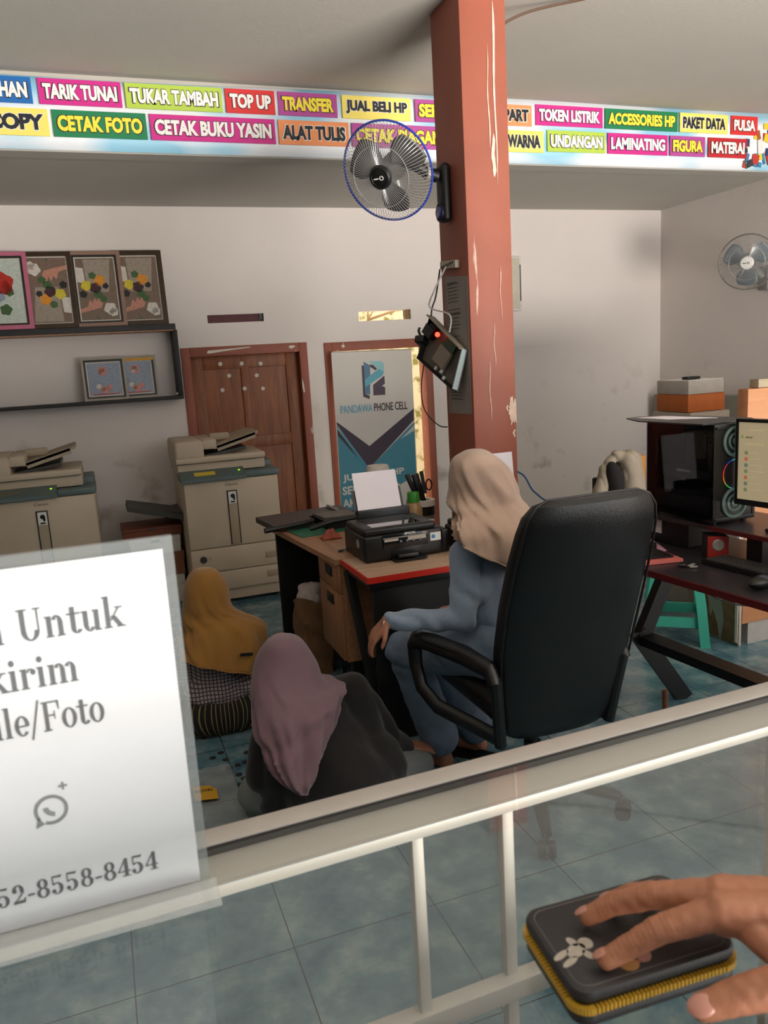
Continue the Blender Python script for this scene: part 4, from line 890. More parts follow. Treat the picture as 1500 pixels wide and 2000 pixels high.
# speaker
t = thing('desk_speaker', 'small red and black cube speaker on the computer desk', 'speaker', (2.27, 2.46, .75))
rz_ = Euler((0, 0, R(-28))).to_matrix().to_4x4(); 
def sp(lx, ly, lz): return Matrix.Translation((2.262, 2.45, .75)) @ rz_ @ Matrix.Translation((lx, ly, lz))
obj('cabinet', MB().m(pm('speaker_black', (34, 30, 32), .4)).box((0, 0, 0), (.075, .085, .095), mat4=sp(.0, .008, .0485)), None, t)
obj('front_plate', MB().m(pm('speaker_red', (150, 36, 28), .35, var=.06)).box((0, 0, 0), (.078, .012, .096), mat4=sp(0, -.04, .049)), None, t)
cpt = sp(0, -.046, .062); obj('cone', MB().m(pm('cone_grey', (156, 148, 140), .3, .3)).lathe([(.001, .003), (.02, .004), (.024, 0)], cpt.translation, cpt.to_3x3() @ Vector((0, -1, 0))), None, t)
tag(obj('speaker_stand_plate', MB().m(pm('speaker_red', (150, 36, 28))).box((0, 0, 0), (.05, .02, .004), mat4=sp(.0, -.07, .003)), None), 'flat red tag in front of the small red speaker', 'tag')
# other desk items
tag(obj('power_unit', MB().m(BLKM).prism([(-.15, .37), (.10, .37), (.10, .60), (-.15, .60)], dkf, -.855, -.751).m(WHT).prism([(-.12, .365), (-.05, .365), (-.05, .37), (-.12, .37)], dkf, -.85, -.79).m(pm('lime_strip', (150, 190, 50), .4)).prism([(-.145, .365), (-.12, .365), (-.12, .37), (-.145, .37)], dkf, -.85, -.843), None), 'black box with white mark standing under the tower computer', 'power unit')
def flat(label, name, cat, poly, z0, z1, mat, mat2=None):
    b = MB().m(mat).prism(poly, dkf, -z1, -z0)
    if mat2: b.m(mat2).prism([(p[0] * .98 + .01, p[1] * .99 + .004) for p in poly], dkf, -z1 - .0015, -z1)
    return tag(obj(name, b, None), label, cat)
flat('white papers with a pink sheet lying on the desk beside the chair back', 'paper_stack', 'papers', [(-.02, .10), (.09, .25), (-.12, .36), (-.22, .12)], .751, .757, PAPER, pm('pink_sheet', (206, 150, 170), .6))
flat('dark phone lying on the white papers on the computer desk', 'mobile_phone', 'phone', [(-.04, .16), (.05, .24), (-.01, .30), (-.10, .21)], .760, .767, BLK)
flat('coral pink notebook edge lying at the front corner of the computer desk', 'notebook', 'notebook', [(.20, .035), (.245, .19), (.06, .23), (.02, .06)], .751, .763, pm('coral_cover', (216, 112, 104), .5))
flat('black tablet resting on the coral notebook', 'tablet', 'tablet', [(.17, .055), (.21, .175), (.07, .21), (.04, .075)], .7655, .7715, BLK)
kbd = thing('keyboard', 'black keyboard along the rear of the computer desk', 'keyboard', dk(.45, .22, .75))
obj('base', MB().m(BLK).prism([(.31, .22), (.69, .22), (.69, .345), (.31, .345)], dkf, -.768, -.751), None, kbd)
kc = MB().m(DGREY)
for i in range(18):
    for j in range(5): kc.prism([(.32 + .0205 * i, .23 + .0215 * j), (.336 + .0205 * i, .23 + .0215 * j), (.336 + .0205 * i, .246 + .0215 * j), (.32 + .0205 * i, .246 + .0215 * j)], dkf, -.773, -.768)
obj('keys', kc, None, kbd)
ms = dk(.66, .12, .752)
tag(obj('computer_mouse', MB().m(BLK).sph(ms + Vector((0, 0, .0225)), (.055, .032, .022), rot=(0, 0, 10)).m(pm('mouse_sheen', (60, 62, 80), .15)).sph(ms + Vector((.01, 0, .029)), (.035, .025, .018)), None), 'black mouse near the right edge of the computer desk', 'mouse')
tag(obj('key_bunch', MB().m(BLK).sph(dk(.30, .13, .76), (.022, .016, .009)).m(ALU).box(dk(.31, .17, .755), (.03, .012, .004), rot=(0, 0, 30)).box(dk(.335, .15, .756), (.028, .01, .004), rot=(0, 0, -20)).tube([dk(.315, .145, .757) + Vector((.009 * math.cos(k), .009 * math.sin(k), 0)) for k in range(6)], .0015, 5, closed=True), None), 'bunch of keys with dark fob on the computer desk', 'keys')

# ------------------------------------------------------------------ stool, cupboard and boxes behind the desk
t = thing('plastic_stool', 'turquoise plastic stool standing behind the computer desk', 'stool', (2.885, 3.42, 0), R(-38))
TQ = pm('turquoise_plastic', (70, 178, 154), .4, var=.03)
obj('seat', MB().m(TQ).bb(-.12, .12, -.12, .12, .435, .455, bev=.012), None, t, world=False)
for sx in (-1, 1):
    for sy in (-1, 1):
        obj('leg', MB().m(TQ).rings([[Vector((sx * x + dx_, sy * y + dy_, z)) for dx_, dy_ in ((-.025, -.025), (.025, -.025), (.025, .025), (-.025, .025))] for x, y, z in ((.15, .15, 0), (.125, .125, .25), (.095, .095, .44))]), None, t, world=False)
for k in range(4):
    r4 = Matrix.Rotation(k * PI / 2, 4, 'Z')
    mbk = MB().m(TQ); mbk.prism([(-.13, .10), (.13, .10), (.125, .16), (.115, .155), (-.115, .155), (-.125, .16)], r4 @ frame((0, -.147, 0), (1, 0, 0), (0, .08, 1)), -.012, .006)
    obj('stretcher', mbk, None, t, world=False)
t = thing('plywood_cupboard', 'orange brown plywood cupboard behind the computer desk', 'cupboard', (3.6, 3.165, 0))
PLY = woodmat('orange_plywood', (186, 122, 78), (206, 146, 102), 'X', 3)
obj('carcass', MB().m(PLY).bb(3.08, 4.2, 3.13, 3.20, .12, 1.36, bev=.004), None, t)
obj('plinth', MB().m(pm('pale_plinth', (176, 172, 166), .7, var=.06)).bb(3.13, 4.2, 3.14, 3.19, 0, .12), None, t)
t = thing('torn_panel', 'torn grey chipboard panel with peeling edge standing by the stool', 'panel', (3.07, 3.26, 0))
TP = MB().m(pm('peeling_grey', (176, 170, 160), .8, var=.1, scale=8)).bb(3.06, 3.075, 3.13, 3.40, .002, .74)
obj('panel', TP, None, t)
tp = MB().m(pm('torn_brown', (130, 98, 66), .9, var=.25, scale=20)); wp = frame((3.0595, 0, 0), (0, -1, 0), (0, 0, 1)); tq = lambda P_: [(-3.40 + (x - 2.93) * 1.15, z) for x, z in P_]
tp.prism(tq([(2.93, .01), (3.04, .01), (3.03, .08), (3.0, .16), (2.985, .10), (2.965, .22), (2.93, .3)]), wp, 0, .003).prism(tq([(3.06, .01), (3.165, .01), (3.165, .56), (3.10, .58), (3.08, .42), (3.09, .3), (3.06, .22), (3.075, .12)]), wp, 0, .006)
obj('torn_patch', tp, None, t)
obj('post', MB().m(WHT).bb(3.05, 3.0595, 3.132, 3.15, .02, .6), None, t)
def carton(label, x0, x1, y0, y1, z0, z1, c, name='cardboard_box', lidc=None):
    o = thing(name, label, 'box', ((x0 + x1) / 2, (y0 + y1) / 2, z0), 0, 'boxes on the cupboard')
    m1 = pm('box_%d_%d_%d' % c, c, .75, var=.06)
    obj('carton', MB().m(m1).bb(x0, x1, y0, y1, z0 + .001, z1, bev=.003), None, o)
    obj('lid', MB().m(pm('box_%d_%d_%d' % lidc, lidc, .75, var=.04) if lidc else m1).bb(x0 + .002, x1 - .002, y0 + .002, y1 - .002, z1, z1 + .004), None, o)
    return o
obj('grey_ledge', MB().m(pm('grey_ledge_paint', (142, 138, 126), .8, var=.06)).bb(4.88, 5.02, 3.6, 6.1, .0, 1.16, bev=.005), None)
tag(bpy.data.objects['grey_ledge'], 'grey green low cabinet running along the right wall beyond the computer', 'cabinet').name = 'low_cabinet'
carton('orange box under the grey white box behind the tower computer', 3.286, 3.56, 3.80, 4.08, 1.2, 1.30, (190, 104, 48))
carton('grey and white box on top of the orange box', 3.288, 3.55, 3.80, 4.08, 1.3045, 1.385, (190, 184, 176), lidc=(226, 220, 214))
carton('plain stand carton beneath the orange box behind the cupboard', 3.286, 3.58, 3.78, 4.12, 0, 1.194, (180, 172, 160))
carton('small beige box on the plywood cupboard at the photo edge', 3.15, 3.25, 3.135, 3.195, 1.361, 1.40, (172, 158, 132))
tag(obj('glasses_case', MB().m(BLKM).bb(3.33, 3.43, 3.86, 3.91, 1.391, 1.408, bev=.005), None), 'small black case on top of the grey white box', 'case')

# jacket over a chair back
t = thing('jacket', 'grey beige hooded jacket draped over a chair behind the tower computer', 'jacket', (2.72, 3.62, .5))
JK = pm('jacket_cloth', (160, 148, 132), .9, var=.06, bump=.2, bscale=90)
blob('jacket_shell', [((2.50, 3.62, .70), (2.58, 3.63, .93), .05, .035), ((2.58, 3.63, .95), (2.64, 3.62, 1.02), .035, .03), ((2.64, 3.61, 1.025), (2.75, 3.60, 1.01), .032, .034), ((2.71, 3.59, 1.0), (2.735, 3.57, .66), .055, .075), ((2.76, 3.60, 1.0), (2.80, 3.60, .66), .035, .05), ((2.66, 3.68, .98), (2.66, 3.70, .55), .04, .08)], JK, t, .007, 6, post=folds(.008, 45, 10, 6))
obj('lining', MB().m(pm('jacket_lining', (30, 26, 28), .9)).sph((2.615, 3.59, .90), (.045, .05, .10), rot=(0, -14, 0)), None, t)
tag(obj('hanger_chair_back', MB().m(pm('mustard_strap', (190, 130, 50), .6)).bb(2.82, 2.88, 3.66, 3.70, .80, 1.0, bev=.01), None), 'mustard yellow strap showing beside the grey jacket', 'strap')
t = thing('folding_chair', 'dark steel chair carrying the grey jacket', 'chair', (2.70, 3.95, 0))
obj('backrest', MB().m(BLKM).bb(2.62, 2.80, 3.79, 3.815, .62, .88, bev=.01), None, t); obj('seat', MB().m(BLKM).bb(2.56, 2.82, 3.80, 4.1, .43, .46, bev=.01), None, t)
for x, y in ((2.63, 3.803), (2.79, 3.803), (2.58, 4.08), (2.79, 4.08)): obj('leg', MB().m(BLKM).cyl((x, y, 0), (x, y, .66 if y < 3.9 else .43), .011), None, t)

# ------------------------------------------------------------------ office chair
ch = thing('office_chair', 'black leatherette high back office chair seen from behind at the printer desk', 'chair', (1.312, 2.287, 0), R(.5))
def o_(n, mb, p=ch): return obj(n, mb, None, p, world=False)
for k in range(5):
    a_ = R(-41 + 72 * k); c_, s_2 = math.cos(a_), math.sin(a_)
    lg = o_('base_leg', MB().m(BLK).tube([(.03 * c_, .03 * s_2, .105), (.17 * c_, .17 * s_2, .10), (.30 * c_, .30 * s_2, .075)], [.03, .026, .018], 10))
    cs = MB().m(BLK).cyl((.30 * c_, .30 * s_2, .04), (.30 * c_, .30 * s_2, .08), .009)
    px_, py_ = -s_2, c_
    for d_ in (-.016, .016): cs.cyl((.31 * c_ + px_ * (d_ - .009), .31 * s_2 + py_ * (d_ - .009), .028), (.31 * c_ + px_ * (d_ + .009), .31 * s_2 + py_ * (d_ + .009), .028), .028, seg=18)
    o_('caster', cs, lg)
o_('gas_lift', MB().m(BLKM).cyl((0, 0, .09), (0, 0, .25), .03).cyl((0, 0, .25), (0, 0, .41), .02).bb(-.10, .10, -.12, .12, .395, .425, bev=.01))
o_('seat', MB().m(LEATH).bb(-.235, .235, -.18, .30, .42, .525, bev=.045, seg=4))
def backring(z, hw, th, yc, n=32):
    r = []
    for k in range(n):
        a_ = 2 * PI * k / n; c_, s_2 = math.cos(a_), math.sin(a_)
        x = hw * math.copysign(abs(c_) ** .55, c_); y = th * math.copysign(abs(s_2) ** .6, s_2)
        r.append(Vector((x, yc + y + .05 * (x / .22) ** 2 * .5, z)))
    return r
prof = [(.365, .12, .012, -.17), (.372, .165, .03, -.172), (.395, .20, .042, -.176), (.44, .222, .048, -.185), (.55, .238, .05, -.21), (.70, .247, .05, -.245), (.85, .249, .05, -.29), (1.0, .242, .05, -.34), (1.09, .232, .05, -.37), (1.14, .22, .046, -.383), (1.175, .195, .034, -.392), (1.19, .155, .015, -.397)]
bk = MB().m(LEATH); bk.rings([backring(*p) for p in prof]); bo = o_('backrest', bk)
def edge(z, hw, th, yc, s): return Vector((s * hw * .985, yc - th * .55 + .025, z))
pip = [edge(p[0], p[1], p[2], p[3], -1) for p in prof] + [edge(p[0], p[1], p[2], p[3], 1) for p in reversed(prof)]
o_('piping', MB().m(BLK).tube(pip, .004, 6, closed=True), bo)
for s in (-1, 1):
    x = .30 * s - (.05 if s > 0 else 0); xf = .375 * s - (.06 if s > 0 else 0); xb = .265 * s - (.05 if s > 0 else 0)
    am = MB().m(BLK)
    am.tube([(xb, -.235, .60), (xb, -.21, .64), (x, -.10, .655), (xf * .96, .05, .668), (xf, .11, .662), (xf, .14, .63), (xf, .135, .56), (xf * .99, .10, .49), (xf * .93, .02, .445), (x * .9, -.08, .405), (xb * .85, -.16, .385)], [.02, .024, .025, .025, .025, .024, .022, .022, .022, .022, .022], 12, flat=1.25, up=(1, 0, 0))
    ao = o_('armrest', am)
    o_('arm_pad', MB().m(LEATH).tube([(xb, -.20, .658), (x, -.09, .674), (xf * .95, .03, .686), (xf, .10, .682)], [.02, .028, .028, .02], 12, flat=.55, up=(1, 0, 0)), ao)
    o_('arm_post', MB().m(BLK).tube([(xb * .98, -.235, .62), (xb * .86, -.19, .37)], .02, 10), ao)

# ------------------------------------------------------------------ people
def head(c, f, caps, ells, scale=1.0):
    """face turned along f: skull, jaw, nose, brow, ears"""
    c = Vector(c); f = Vector(f).normalized(); up = Vector((0, 0, 1)); l = up.cross(f).normalized(); u = f.cross(l)
    rz = math.degrees(math.atan2(f.y, f.x))
    ells += [((c + u * .02), (.095 * scale, .078 * scale, .105 * scale), (0, 0, rz)), ((c + f * .03 - u * .045), (.06 * scale, .055 * scale, .07 * scale), (0, 0, rz))]
    caps += [(c + f * .092 + u * .012, c + f * .108 - u * .022, .008, .012), (c + f * .084 - u * .055 + l * .016, c + f * .084 - u * .055 - l * .016, .009, .009), (c + f * .08 + u * .03 + l * .04, c + f * .084 + u * .03 - l * .04, .009, .009)]
    for s in (-1, 1): caps.append((c + l * s * .076 + u * .015, c + l * s * .078 - u * .02, .012, .009))
    return u, l
def face_marks(c, f, parent):
    c = Vector(c); f = Vector(f).normalized(); l = Vector((0, 0, 1)).cross(f).normalized(); u = f.cross(l)
    mb = MB().m(WHT)
    for s in (-1, 1): mb.m(WHT).sph(c + f * .083 + l * s * .031 + u * .008, (.011, .011, .008)); mb.m(BLK).sph(c + f * .092 + l * s * .031 + u * .008, .0045)
    obj('eyes', mb, None, parent)
    obj('mouth', MB().m(pm('lips', (150, 84, 76), .5)).tube([c + f * .086 - u * .055 + l * .022, c + f * .096 - u * .053, c + f * .086 - u * .055 - l * .022], [.003, .006, .003], 8), None, parent)
def drape(name, rings, fdir, depth, mat, parent, nf=9, amp=.05, thick=.004, n=96, neck=.64, seed=0):
    """headscarf lofted through measured cross-sections: (left, right, near half-depth, far half-depth)"""
    rs = []; m = len(rings); sub = 6
    pts = []
    for i in range(m - 1):
        for k in range(sub):
            s = k / sub; pts.append((i, s))
    pts.append((m - 2, 1.0))
    fdir = Vector(fdir).normalized()
    for i, s in pts:
        def cr(a, b, c, d): return .5 * ((2 * b) + (c - a) * s + (2 * a - 5 * b + 4 * c - d) * s * s + (3 * b - a - 3 * c + d) * s ** 3)
        g = lambda k, j: rings[max(0, min(m - 1, k))][j]
        L = cr(Vector(g(i - 1, 0)), Vector(g(i, 0)), Vector(g(i + 1, 0)), Vector(g(i + 2, 0))); Rr = cr(Vector(g(i - 1, 1)), Vector(g(i, 1)), Vector(g(i + 1, 1)), Vector(g(i + 2, 1)))
        dn = cr(g(i - 1, 2), g(i, 2), g(i + 1, 2), g(i + 2, 2)); df = cr(g(i - 1, 3), g(i, 3), g(i + 1, 3), g(i + 2, 3))
        c = (L + Rr) / 2; lat = (Rr - L) / 2; t = (i + s) / (m - 1); ring = []
        for k in range(n):
            a_ = 2 * PI * k / n; co, si = math.cos(a_), math.sin(a_)
            am = amp * min(1, max(0, (t - .22) * 1.7))
            tw = a_ + 1.5 * t; cw, sw = math.cos(tw), math.sin(tw)
            q1 = noise.noise(Vector((cw * nf * .27 + seed, sw * nf * .27, t * 1.6)))
            q2 = noise.noise(Vector((cw * nf * .5 + seed * 2, sw * nf * .5 + 3, t * 2.6)))
            fo = 1 + am * (1.0 * (.45 - abs(q1) * 2.4) + .35 * (.4 - abs(q2) * 2)) + .3 * am * noise.noise(Vector((co * 2 + seed, si * 2, t * 7)))
            fo *= 1 - .5 * am * math.exp(-((t - neck + .10 * co) / .045) ** 2)
            ring.append(c + (lat * co - fdir * (dn if si > 0 else -df * -1) * si) * fo if si > 0 else c + (lat * co + fdir * df * -si) * fo)
        rs.append(ring)
    hemline = [p.copy() for p in rs[-1]]
    mb = MB().m(mat); mb.rings(rs, cap0=True, cap1=False)
    o = obj(name, mb, None, parent, angle=80)
    md = o.modifiers.new('t', 'SOLIDIFY'); md.thickness = thick; md.offset = -1
    obj('hem', MB().m(mat).tube(hemline, .0035, 6, closed=True), None, o)
    return o
def hand_caps(wr, d, up, side, caps, curl=.25, sc=1.0):
    """relaxed hand: wrist point, pointing direction, back-of-hand normal; side=+1 thumb toward up x d"""
    wr, d, up = Vector(wr), Vector(d).normalized(), Vector(up).normalized(); up = (up - d * up.dot(d)).normalized(); sd = up.cross(d) * side
    for k, (off, ln) in enumerate(((.027, .068), (.009, .076), (-.009, .07), (-.027, .055))):
        mc = wr + d * (.085 - .004 * abs(k - 1)) * sc + sd * off * sc
        caps.append((wr + sd * off * .55 * sc, mc, .0155 * sc, .0115 * sc))
        p = mc; ang = curl
        for j, fr_ in enumerate((.45, .30, .25)):
            dd = d * math.cos(ang * (j + 1)) - up * math.sin(ang * (j + 1)); q = p + dd * ln * fr_ * sc + sd * off * .06
            caps.append((p, q, (.0095 - .001 * j) * sc, (.0086 - .001 * j) * sc)); p = q
    tb = wr + sd * .026 * sc + d * .02 * sc; t1 = tb + (d * .6 + sd * .55 - up * .25).normalized() * .04 * sc; t2 = t1 + (d * .85 + sd * .2 - up * .3).normalized() * .032 * sc
    caps += [(wr + d * .008, tb, .015 * sc, .013 * sc), (tb, t1, .0125 * sc, .0105 * sc), (t1, t2, .0105 * sc, .0085 * sc)]
def foot_caps(an, d, caps):
    an, d = Vector(an), Vector(d).normalized(); g = Vector((an.x, an.y, .028)); l = Vector((0, 0, 1)).cross(d)
    caps += [(an, g - d * .03, .034, .028), (g - d * .03, g + d * .12, .028, .022)]
    for k in range(5): caps.append((g + d * .11 + l * (.028 - .014 * k), g + d * (.165 - .009 * k) + l * (.03 - .015 * k) - Vector((0, 0, .014)), .012, .009 if k else .011))

# --- woman on the office chair
g = Vector((-.80, .60, 0)); lft = Vector((-.60, -.80, 0))
pa = thing('person', 'person in beige headscarf, blue top and jeans seated on the office chair', 'person', (1.2, 2.4, 0))
HA = Vector((1.222, 2.416, 1.152)); pel = Vector((1.235, 2.38, .605)); che = Vector((1.215, 2.42, .88))
shL, shR = Vector((1.105, 2.34, .95)), Vector((1.31, 2.52, .95)); elL, wrL = Vector((1.075, 2.31, .735)), Vector((.845, 2.425, .735))
elR, wrR = Vector((1.37, 2.58, .74)), Vector((1.22, 2.62, .665))
hipL, hipR = Vector((1.165, 2.30, .60)), Vector((1.29, 2.46, .60)); knL, knR = Vector((.985, 2.66, .53)), Vector((1.13, 2.82, .53)); anL, anR = Vector((1.12, 2.68, .10)), Vector((1.30, 2.74, .09))
caps = []; ells = []
head(HA, g, caps, ells, .78)
caps += [(HA - Vector((0, 0, .1)), che + Vector((0, 0, .1)), .05, .06), (che, pel, .105, .11), (shL, shR, .05, .05), (shL, elL, .042, .034), (elL, wrL, .034, .024), (shR, elR, .042, .034), (elR, wrR, .034, .024),
         (pel, hipL, .09, .085), (pel, hipR, .09, .085), (hipL, knL, .075, .052), (hipR, knR, .075, .052), (knL, anL, .05, .034), (knR, anR, .05, .034)]
hand_caps(wrL, (-.62, .28, -.73), (-.75, -.05, .66), 1, caps, .30, .95); hand_caps(wrR, (-.9, .3, -.1), (0, 0, 1), -1, caps, .25, .95)
foot_caps(anL, (-.5, .7, 0), caps); foot_caps(anR, (-.5, .6, 0), caps)
body = blob('body', caps, SKIN, pa, .006, 6, ells)
face_marks(HA - g * .018, g, body)
BLUESH = pm('light_blue_knit', (136, 152, 174), .85, var=.04, scale=60, bump=.15, bscale=220, sheen=.3)
blob('shirt', [(che + Vector((.01, .0, -.02)), pel + Vector((.0, 0, .10)), .118, .112), (che + Vector((0, 0, .06)), che, .09, .115), (shL, shR, .055, .055), (shL, elL, .054, .046), (elL, wrL + (elL - wrL) * .06, .045, .033), (shR, elR, .057, .048), (elR, wrR, .047, .034), (shL + Vector((.04, .03, -.12)), shR + Vector((-.03, -.03, -.12)), .08, .08)], BLUESH, pa, .007, 5,
     post=lambda co, n: co + n * (.004 * math.sin(60 * co.x + 35 * co.z + 4 * noise.noise(co * 9)) * (1 if co.z < .84 else .35)))
DEN = pm('light_denim', (106, 122, 142), .9, var=.16, scale=14, bump=.2, bscale=260)
blob('jeans', [(pel + Vector((0, 0, .07)), pel, .112, .118), (pel, hipL, .11, .098), (pel, hipR, .11, .098), (hipL, knL, .094, .073), (hipR, knR, .094, .073), (knL, anL + Vector((0, 0, .03)), .07, .078), (knR, anR + Vector((0, 0, .02)), .07, .075)], DEN, pa, .008, 5,
     post=lambda co, n: co + n * (.004 * noise.noise(co * 28) + .005 * math.sin(50 * co.z + 20 * co.x + 5 * noise.noise(co * 8)) * max(0, 1 - abs(co.z - .55) * 4)))
RA = [((1.170, 2.42, 1.290), (1.232, 2.42, 1.286)), ((1.146, 2.42, 1.284), (1.262, 2.42, 1.269)), ((1.102, 2.42, 1.26), (1.316, 2.42, 1.224)), ((1.086, 2.42, 1.209), (1.347, 2.42, 1.163)), ((1.091, 2.42, 1.146), (1.373, 2.42, 1.096)), ((1.074, 2.36, 1.096), (1.405, 2.42, 1.031)), ((1.048, 2.29, 1.056), (1.395, 2.41, 0.965)), ((1.047, 2.28, 1.020), (1.338, 2.38, 0.86))]
DA = [(.04, .04), (.07, .07), (.09, .09), (.105, .105), (.11, .11), (.12, .12), (.125, .13), (.115, .15)]
BEIGE = pm('beige_scarf', (172, 145, 127), .85, var=.05, scale=6, bump=.12, bscale=200, sheen=.3)
drape('headscarf', [r + d for r, d in zip(RA, DA)], (.33, .94, 0), 0, BEIGE, pa, 7, .24, seed=3)
obj('bracelet', MB().m(pm('silver_bracelet', (190, 180, 160), .3, .8)).tube([wrL + Vector((-.018, .009, -.012)) + (Vector((.28, .96, 0)).normalized() * .026 * math.cos(k * PI / 10) + Vector((.3, -.1, .95)).normalized() * .026 * math.sin(k * PI / 10)) for k in range(20)], .002, 6, closed=True), None, pa)
obj('sandal', MB().m(BLK).prism([(0, 0), (.24, -.01), (.25, .05), (.2, .09), (0, .07)], frame(anR + Vector((.05, -.06, -.0895)), (-.5, .6, 0), (-.6, -.5, 0)), -.0, .006), None, pa)

# --- woman in mustard scarf on the floor
pb_ = thing('person', 'person in mustard headscarf, checked shirt and striped skirt sitting on the floor', 'person', (.38, 3.45, 0))
HB = Vector((.345, 3.46, .635)); pel = Vector((.37, 3.46, .13)); che = Vector((.375, 3.45, .36)); shL, shR = Vector((.26, 3.47, .45)), Vector((.52, 3.46, .42))
elL, wrL, elR, wrR = Vector((.235, 3.50, .25)), Vector((.26, 3.68, .16)), Vector((.57, 3.52, .28)), Vector((.48, 3.70, .18))
caps = []; ells = []; gB = Vector((-.15, .98, -.1)); head(HB, gB, caps, ells)
kL, kR = Vector((.12, 3.72, .11)), Vector((.62, 3.74, .11))
caps += [(HB - Vector((0, 0, .1)), che + Vector((0, 0, .1)), .05, .06), (che, pel, .105, .12), (shL, shR, .05, .05), (shL, elL, .042, .034), (elL, wrL, .034, .024), (shR, elR, .042, .034), (elR, wrR, .034, .024),
         (pel, kL, .09, .055), (pel, kR, .09, .055), (kL, Vector((.42, 3.86, .06)), .05, .035), (kR, Vector((.32, 3.88, .06)), .05, .035)]
hand_caps(wrL, (.4, .9, -.3), (0, 0, 1), -1, caps); hand_caps(wrR, (-.4, .9, -.3), (0, 0, 1), 1, caps)
foot_caps((.42, 3.86, .06), (.8, .3, 0), caps); foot_caps((.32, 3.88, .06), (-.8, .3, 0), caps)
body = blob('body', caps, SKIN, pb_, .0065, 6, ells); face_marks(HB, gB, body)
CHK = stripemat('checked_shirt', (166, 152, 148), (70, 60, 78), 62, 'X', .3, ('Z', 62))
blob('shirt', [(che + Vector((0, 0, .04)), pel + Vector((0, -.01, .06)), .115, .128), (shL, shR, .062, .062), (shL, elL, .058, .052), (elL, wrL, .05, .036), (shR, elR, .06, .052), (elR, wrR, .05, .036), (Vector((.28, 3.40, .2)), Vector((.48, 3.40, .2)), .07, .07)], CHK, pb_, .007, 5, post=lambda co, n: co + n * .006 * math.sin(40 * co.z + 22 * co.x + 5 * noise.noise(co * 9)))
SKT = stripemat('striped_skirt', (30, 27, 26), (150, 136, 84), 7.2, 'R', .17)
def skp(co, n):
    return Vector((co.x, co.y, max(co.z, .003))) + n * .004 * math.sin(30 * math.atan2(co.y - 3.5, co.x - .38))
sk = blob('skirt', [(pel + Vector((-.08, -.02, -.02)), pel + Vector((.07, -.02, -.02)), .125, .125), (pel, kL, .12, .085), (pel, kR, .12, .085), (kL, Vector((.42, 3.80, .07)), .08, .06), (kR, Vector((.32, 3.82, .07)), .08, .06), (Vector((.30, 3.44, .09)), Vector((.44, 3.44, .09)), .12, .12)], SKT, pb_, .009, 6, post=skp)
RB = [((0.325, 3.42, 0.762), (0.390, 3.42, 0.759)), ((0.298, 3.42, 0.746), (0.418, 3.42, 0.736)), ((0.262, 3.42, 0.695), (0.450, 3.42, 0.668)), ((0.252, 3.42, 0.628), (0.457, 3.42, 0.583)), ((0.243, 3.42, 0.571), (0.499, 3.42, 0.54)), ((0.23, 3.4, 0.521), (0.583, 3.4, 0.483)), ((0.213, 3.37, 0.456), (0.587, 3.37, 0.407)), ((0.204, 3.34, 0.421), (0.536, 3.34, 0.296))]
DB = [(.035, .035), (.065, .065), (.085, .085), (.095, .10), (.10, .11), (.12, .13), (.13, .15), (.125, .16)]
drape('headscarf', [r + d for r, d in zip(RB, DB)], (.1, .99, 0), 0, pm('mustard_scarf', (142, 98, 34), .85, var=.06, scale=6, bump=.12, bscale=200, sheen=.3), pb_, 7, .16, seed=11)
obj('scarf_label', MB().m(BLKM).box((.475, 3.235, .405), (.055, .004, .013), rot=(0, 8, 4)), None, pb_)

# --- woman in mauve scarf on the floor, leaning forward
pc_ = thing('person', 'person in mauve headscarf and black top crouching on the floor behind the counter', 'person', (.6, 2.5, 0))
HC = Vector((.515, 2.62, .56)); pel = Vector((.64, 2.42, .15)); che = Vector((.60, 2.55, .35)); shL, shR = Vector((.44, 2.58, .41)), Vector((.75, 2.60, .43))
elL, wrL, elR, wrR = Vector((.38, 2.52, .22)), Vector((.42, 2.72, .12)), Vector((.86, 2.56, .24)), Vector((.945, 2.60, .165))
caps = []; ells = []; gC = Vector((-.1, .9, -.35)); head(HC, gC, caps, ells)
kL, kR, aL, aR = Vector((.39, 2.66, .085)), Vector((.98, 2.61, .075)), Vector((.60, 2.82, .055)), Vector((.72, 2.86, .055))
caps += [(HC - Vector((0, .02, .1)), che + Vector((0, .02, .08)), .05, .06), (che, pel, .11, .12), (shL, shR, .05, .05), (shL, elL, .042, .034), (elL, wrL, .034, .024), (shR, elR, .042, .034), (elR, wrR, .034, .024),
         (pel, kL, .095, .06), (pel, kR, .095, .06), (kL, aL, .055, .035), (kR, aR, .055, .035)]
hand_caps(wrR, (.85, .15, -.25), (.2, -.1, 1), 1, caps, .22, .95); hand_caps(wrL, (.1, .95, -.3), (0, 0, 1), -1, caps)
foot_caps(aL, (.9, .2, 0), caps); foot_caps(aR, (-.9, .2, 0), caps)
body = blob('body', caps, SKIN, pc_, .0065, 6, ells); face_marks(HC, gC, body)
blob('shirt', [(che + Vector((.01, -.0, .0)), pel + Vector((.02, .0, .03)), .125, .165), (shL, shR, .066, .068), (shL, elL, .062, .056), (elL, wrL, .052, .04), (shR, elR, .066, .058), (elR, wrR + (elR - wrR) * .05, .056, .042), (Vector((.56, 2.46, .19)), Vector((.76, 2.46, .2)), .13, .13), (shR, pel + Vector((.09, .02, 0)), .07, .12), (Vector((.42, 2.50, .12)), Vector((.45, 2.47, .3)), .06, .06)], pm('black_cotton', (20, 17, 19), .9, var=.08, sheen=.2), pc_, .008, 6, post=lambda co, n: co + n * (.006 * noise.noise(co * 14) + .004 * math.sin(30 * co.z + 18 * co.x)))
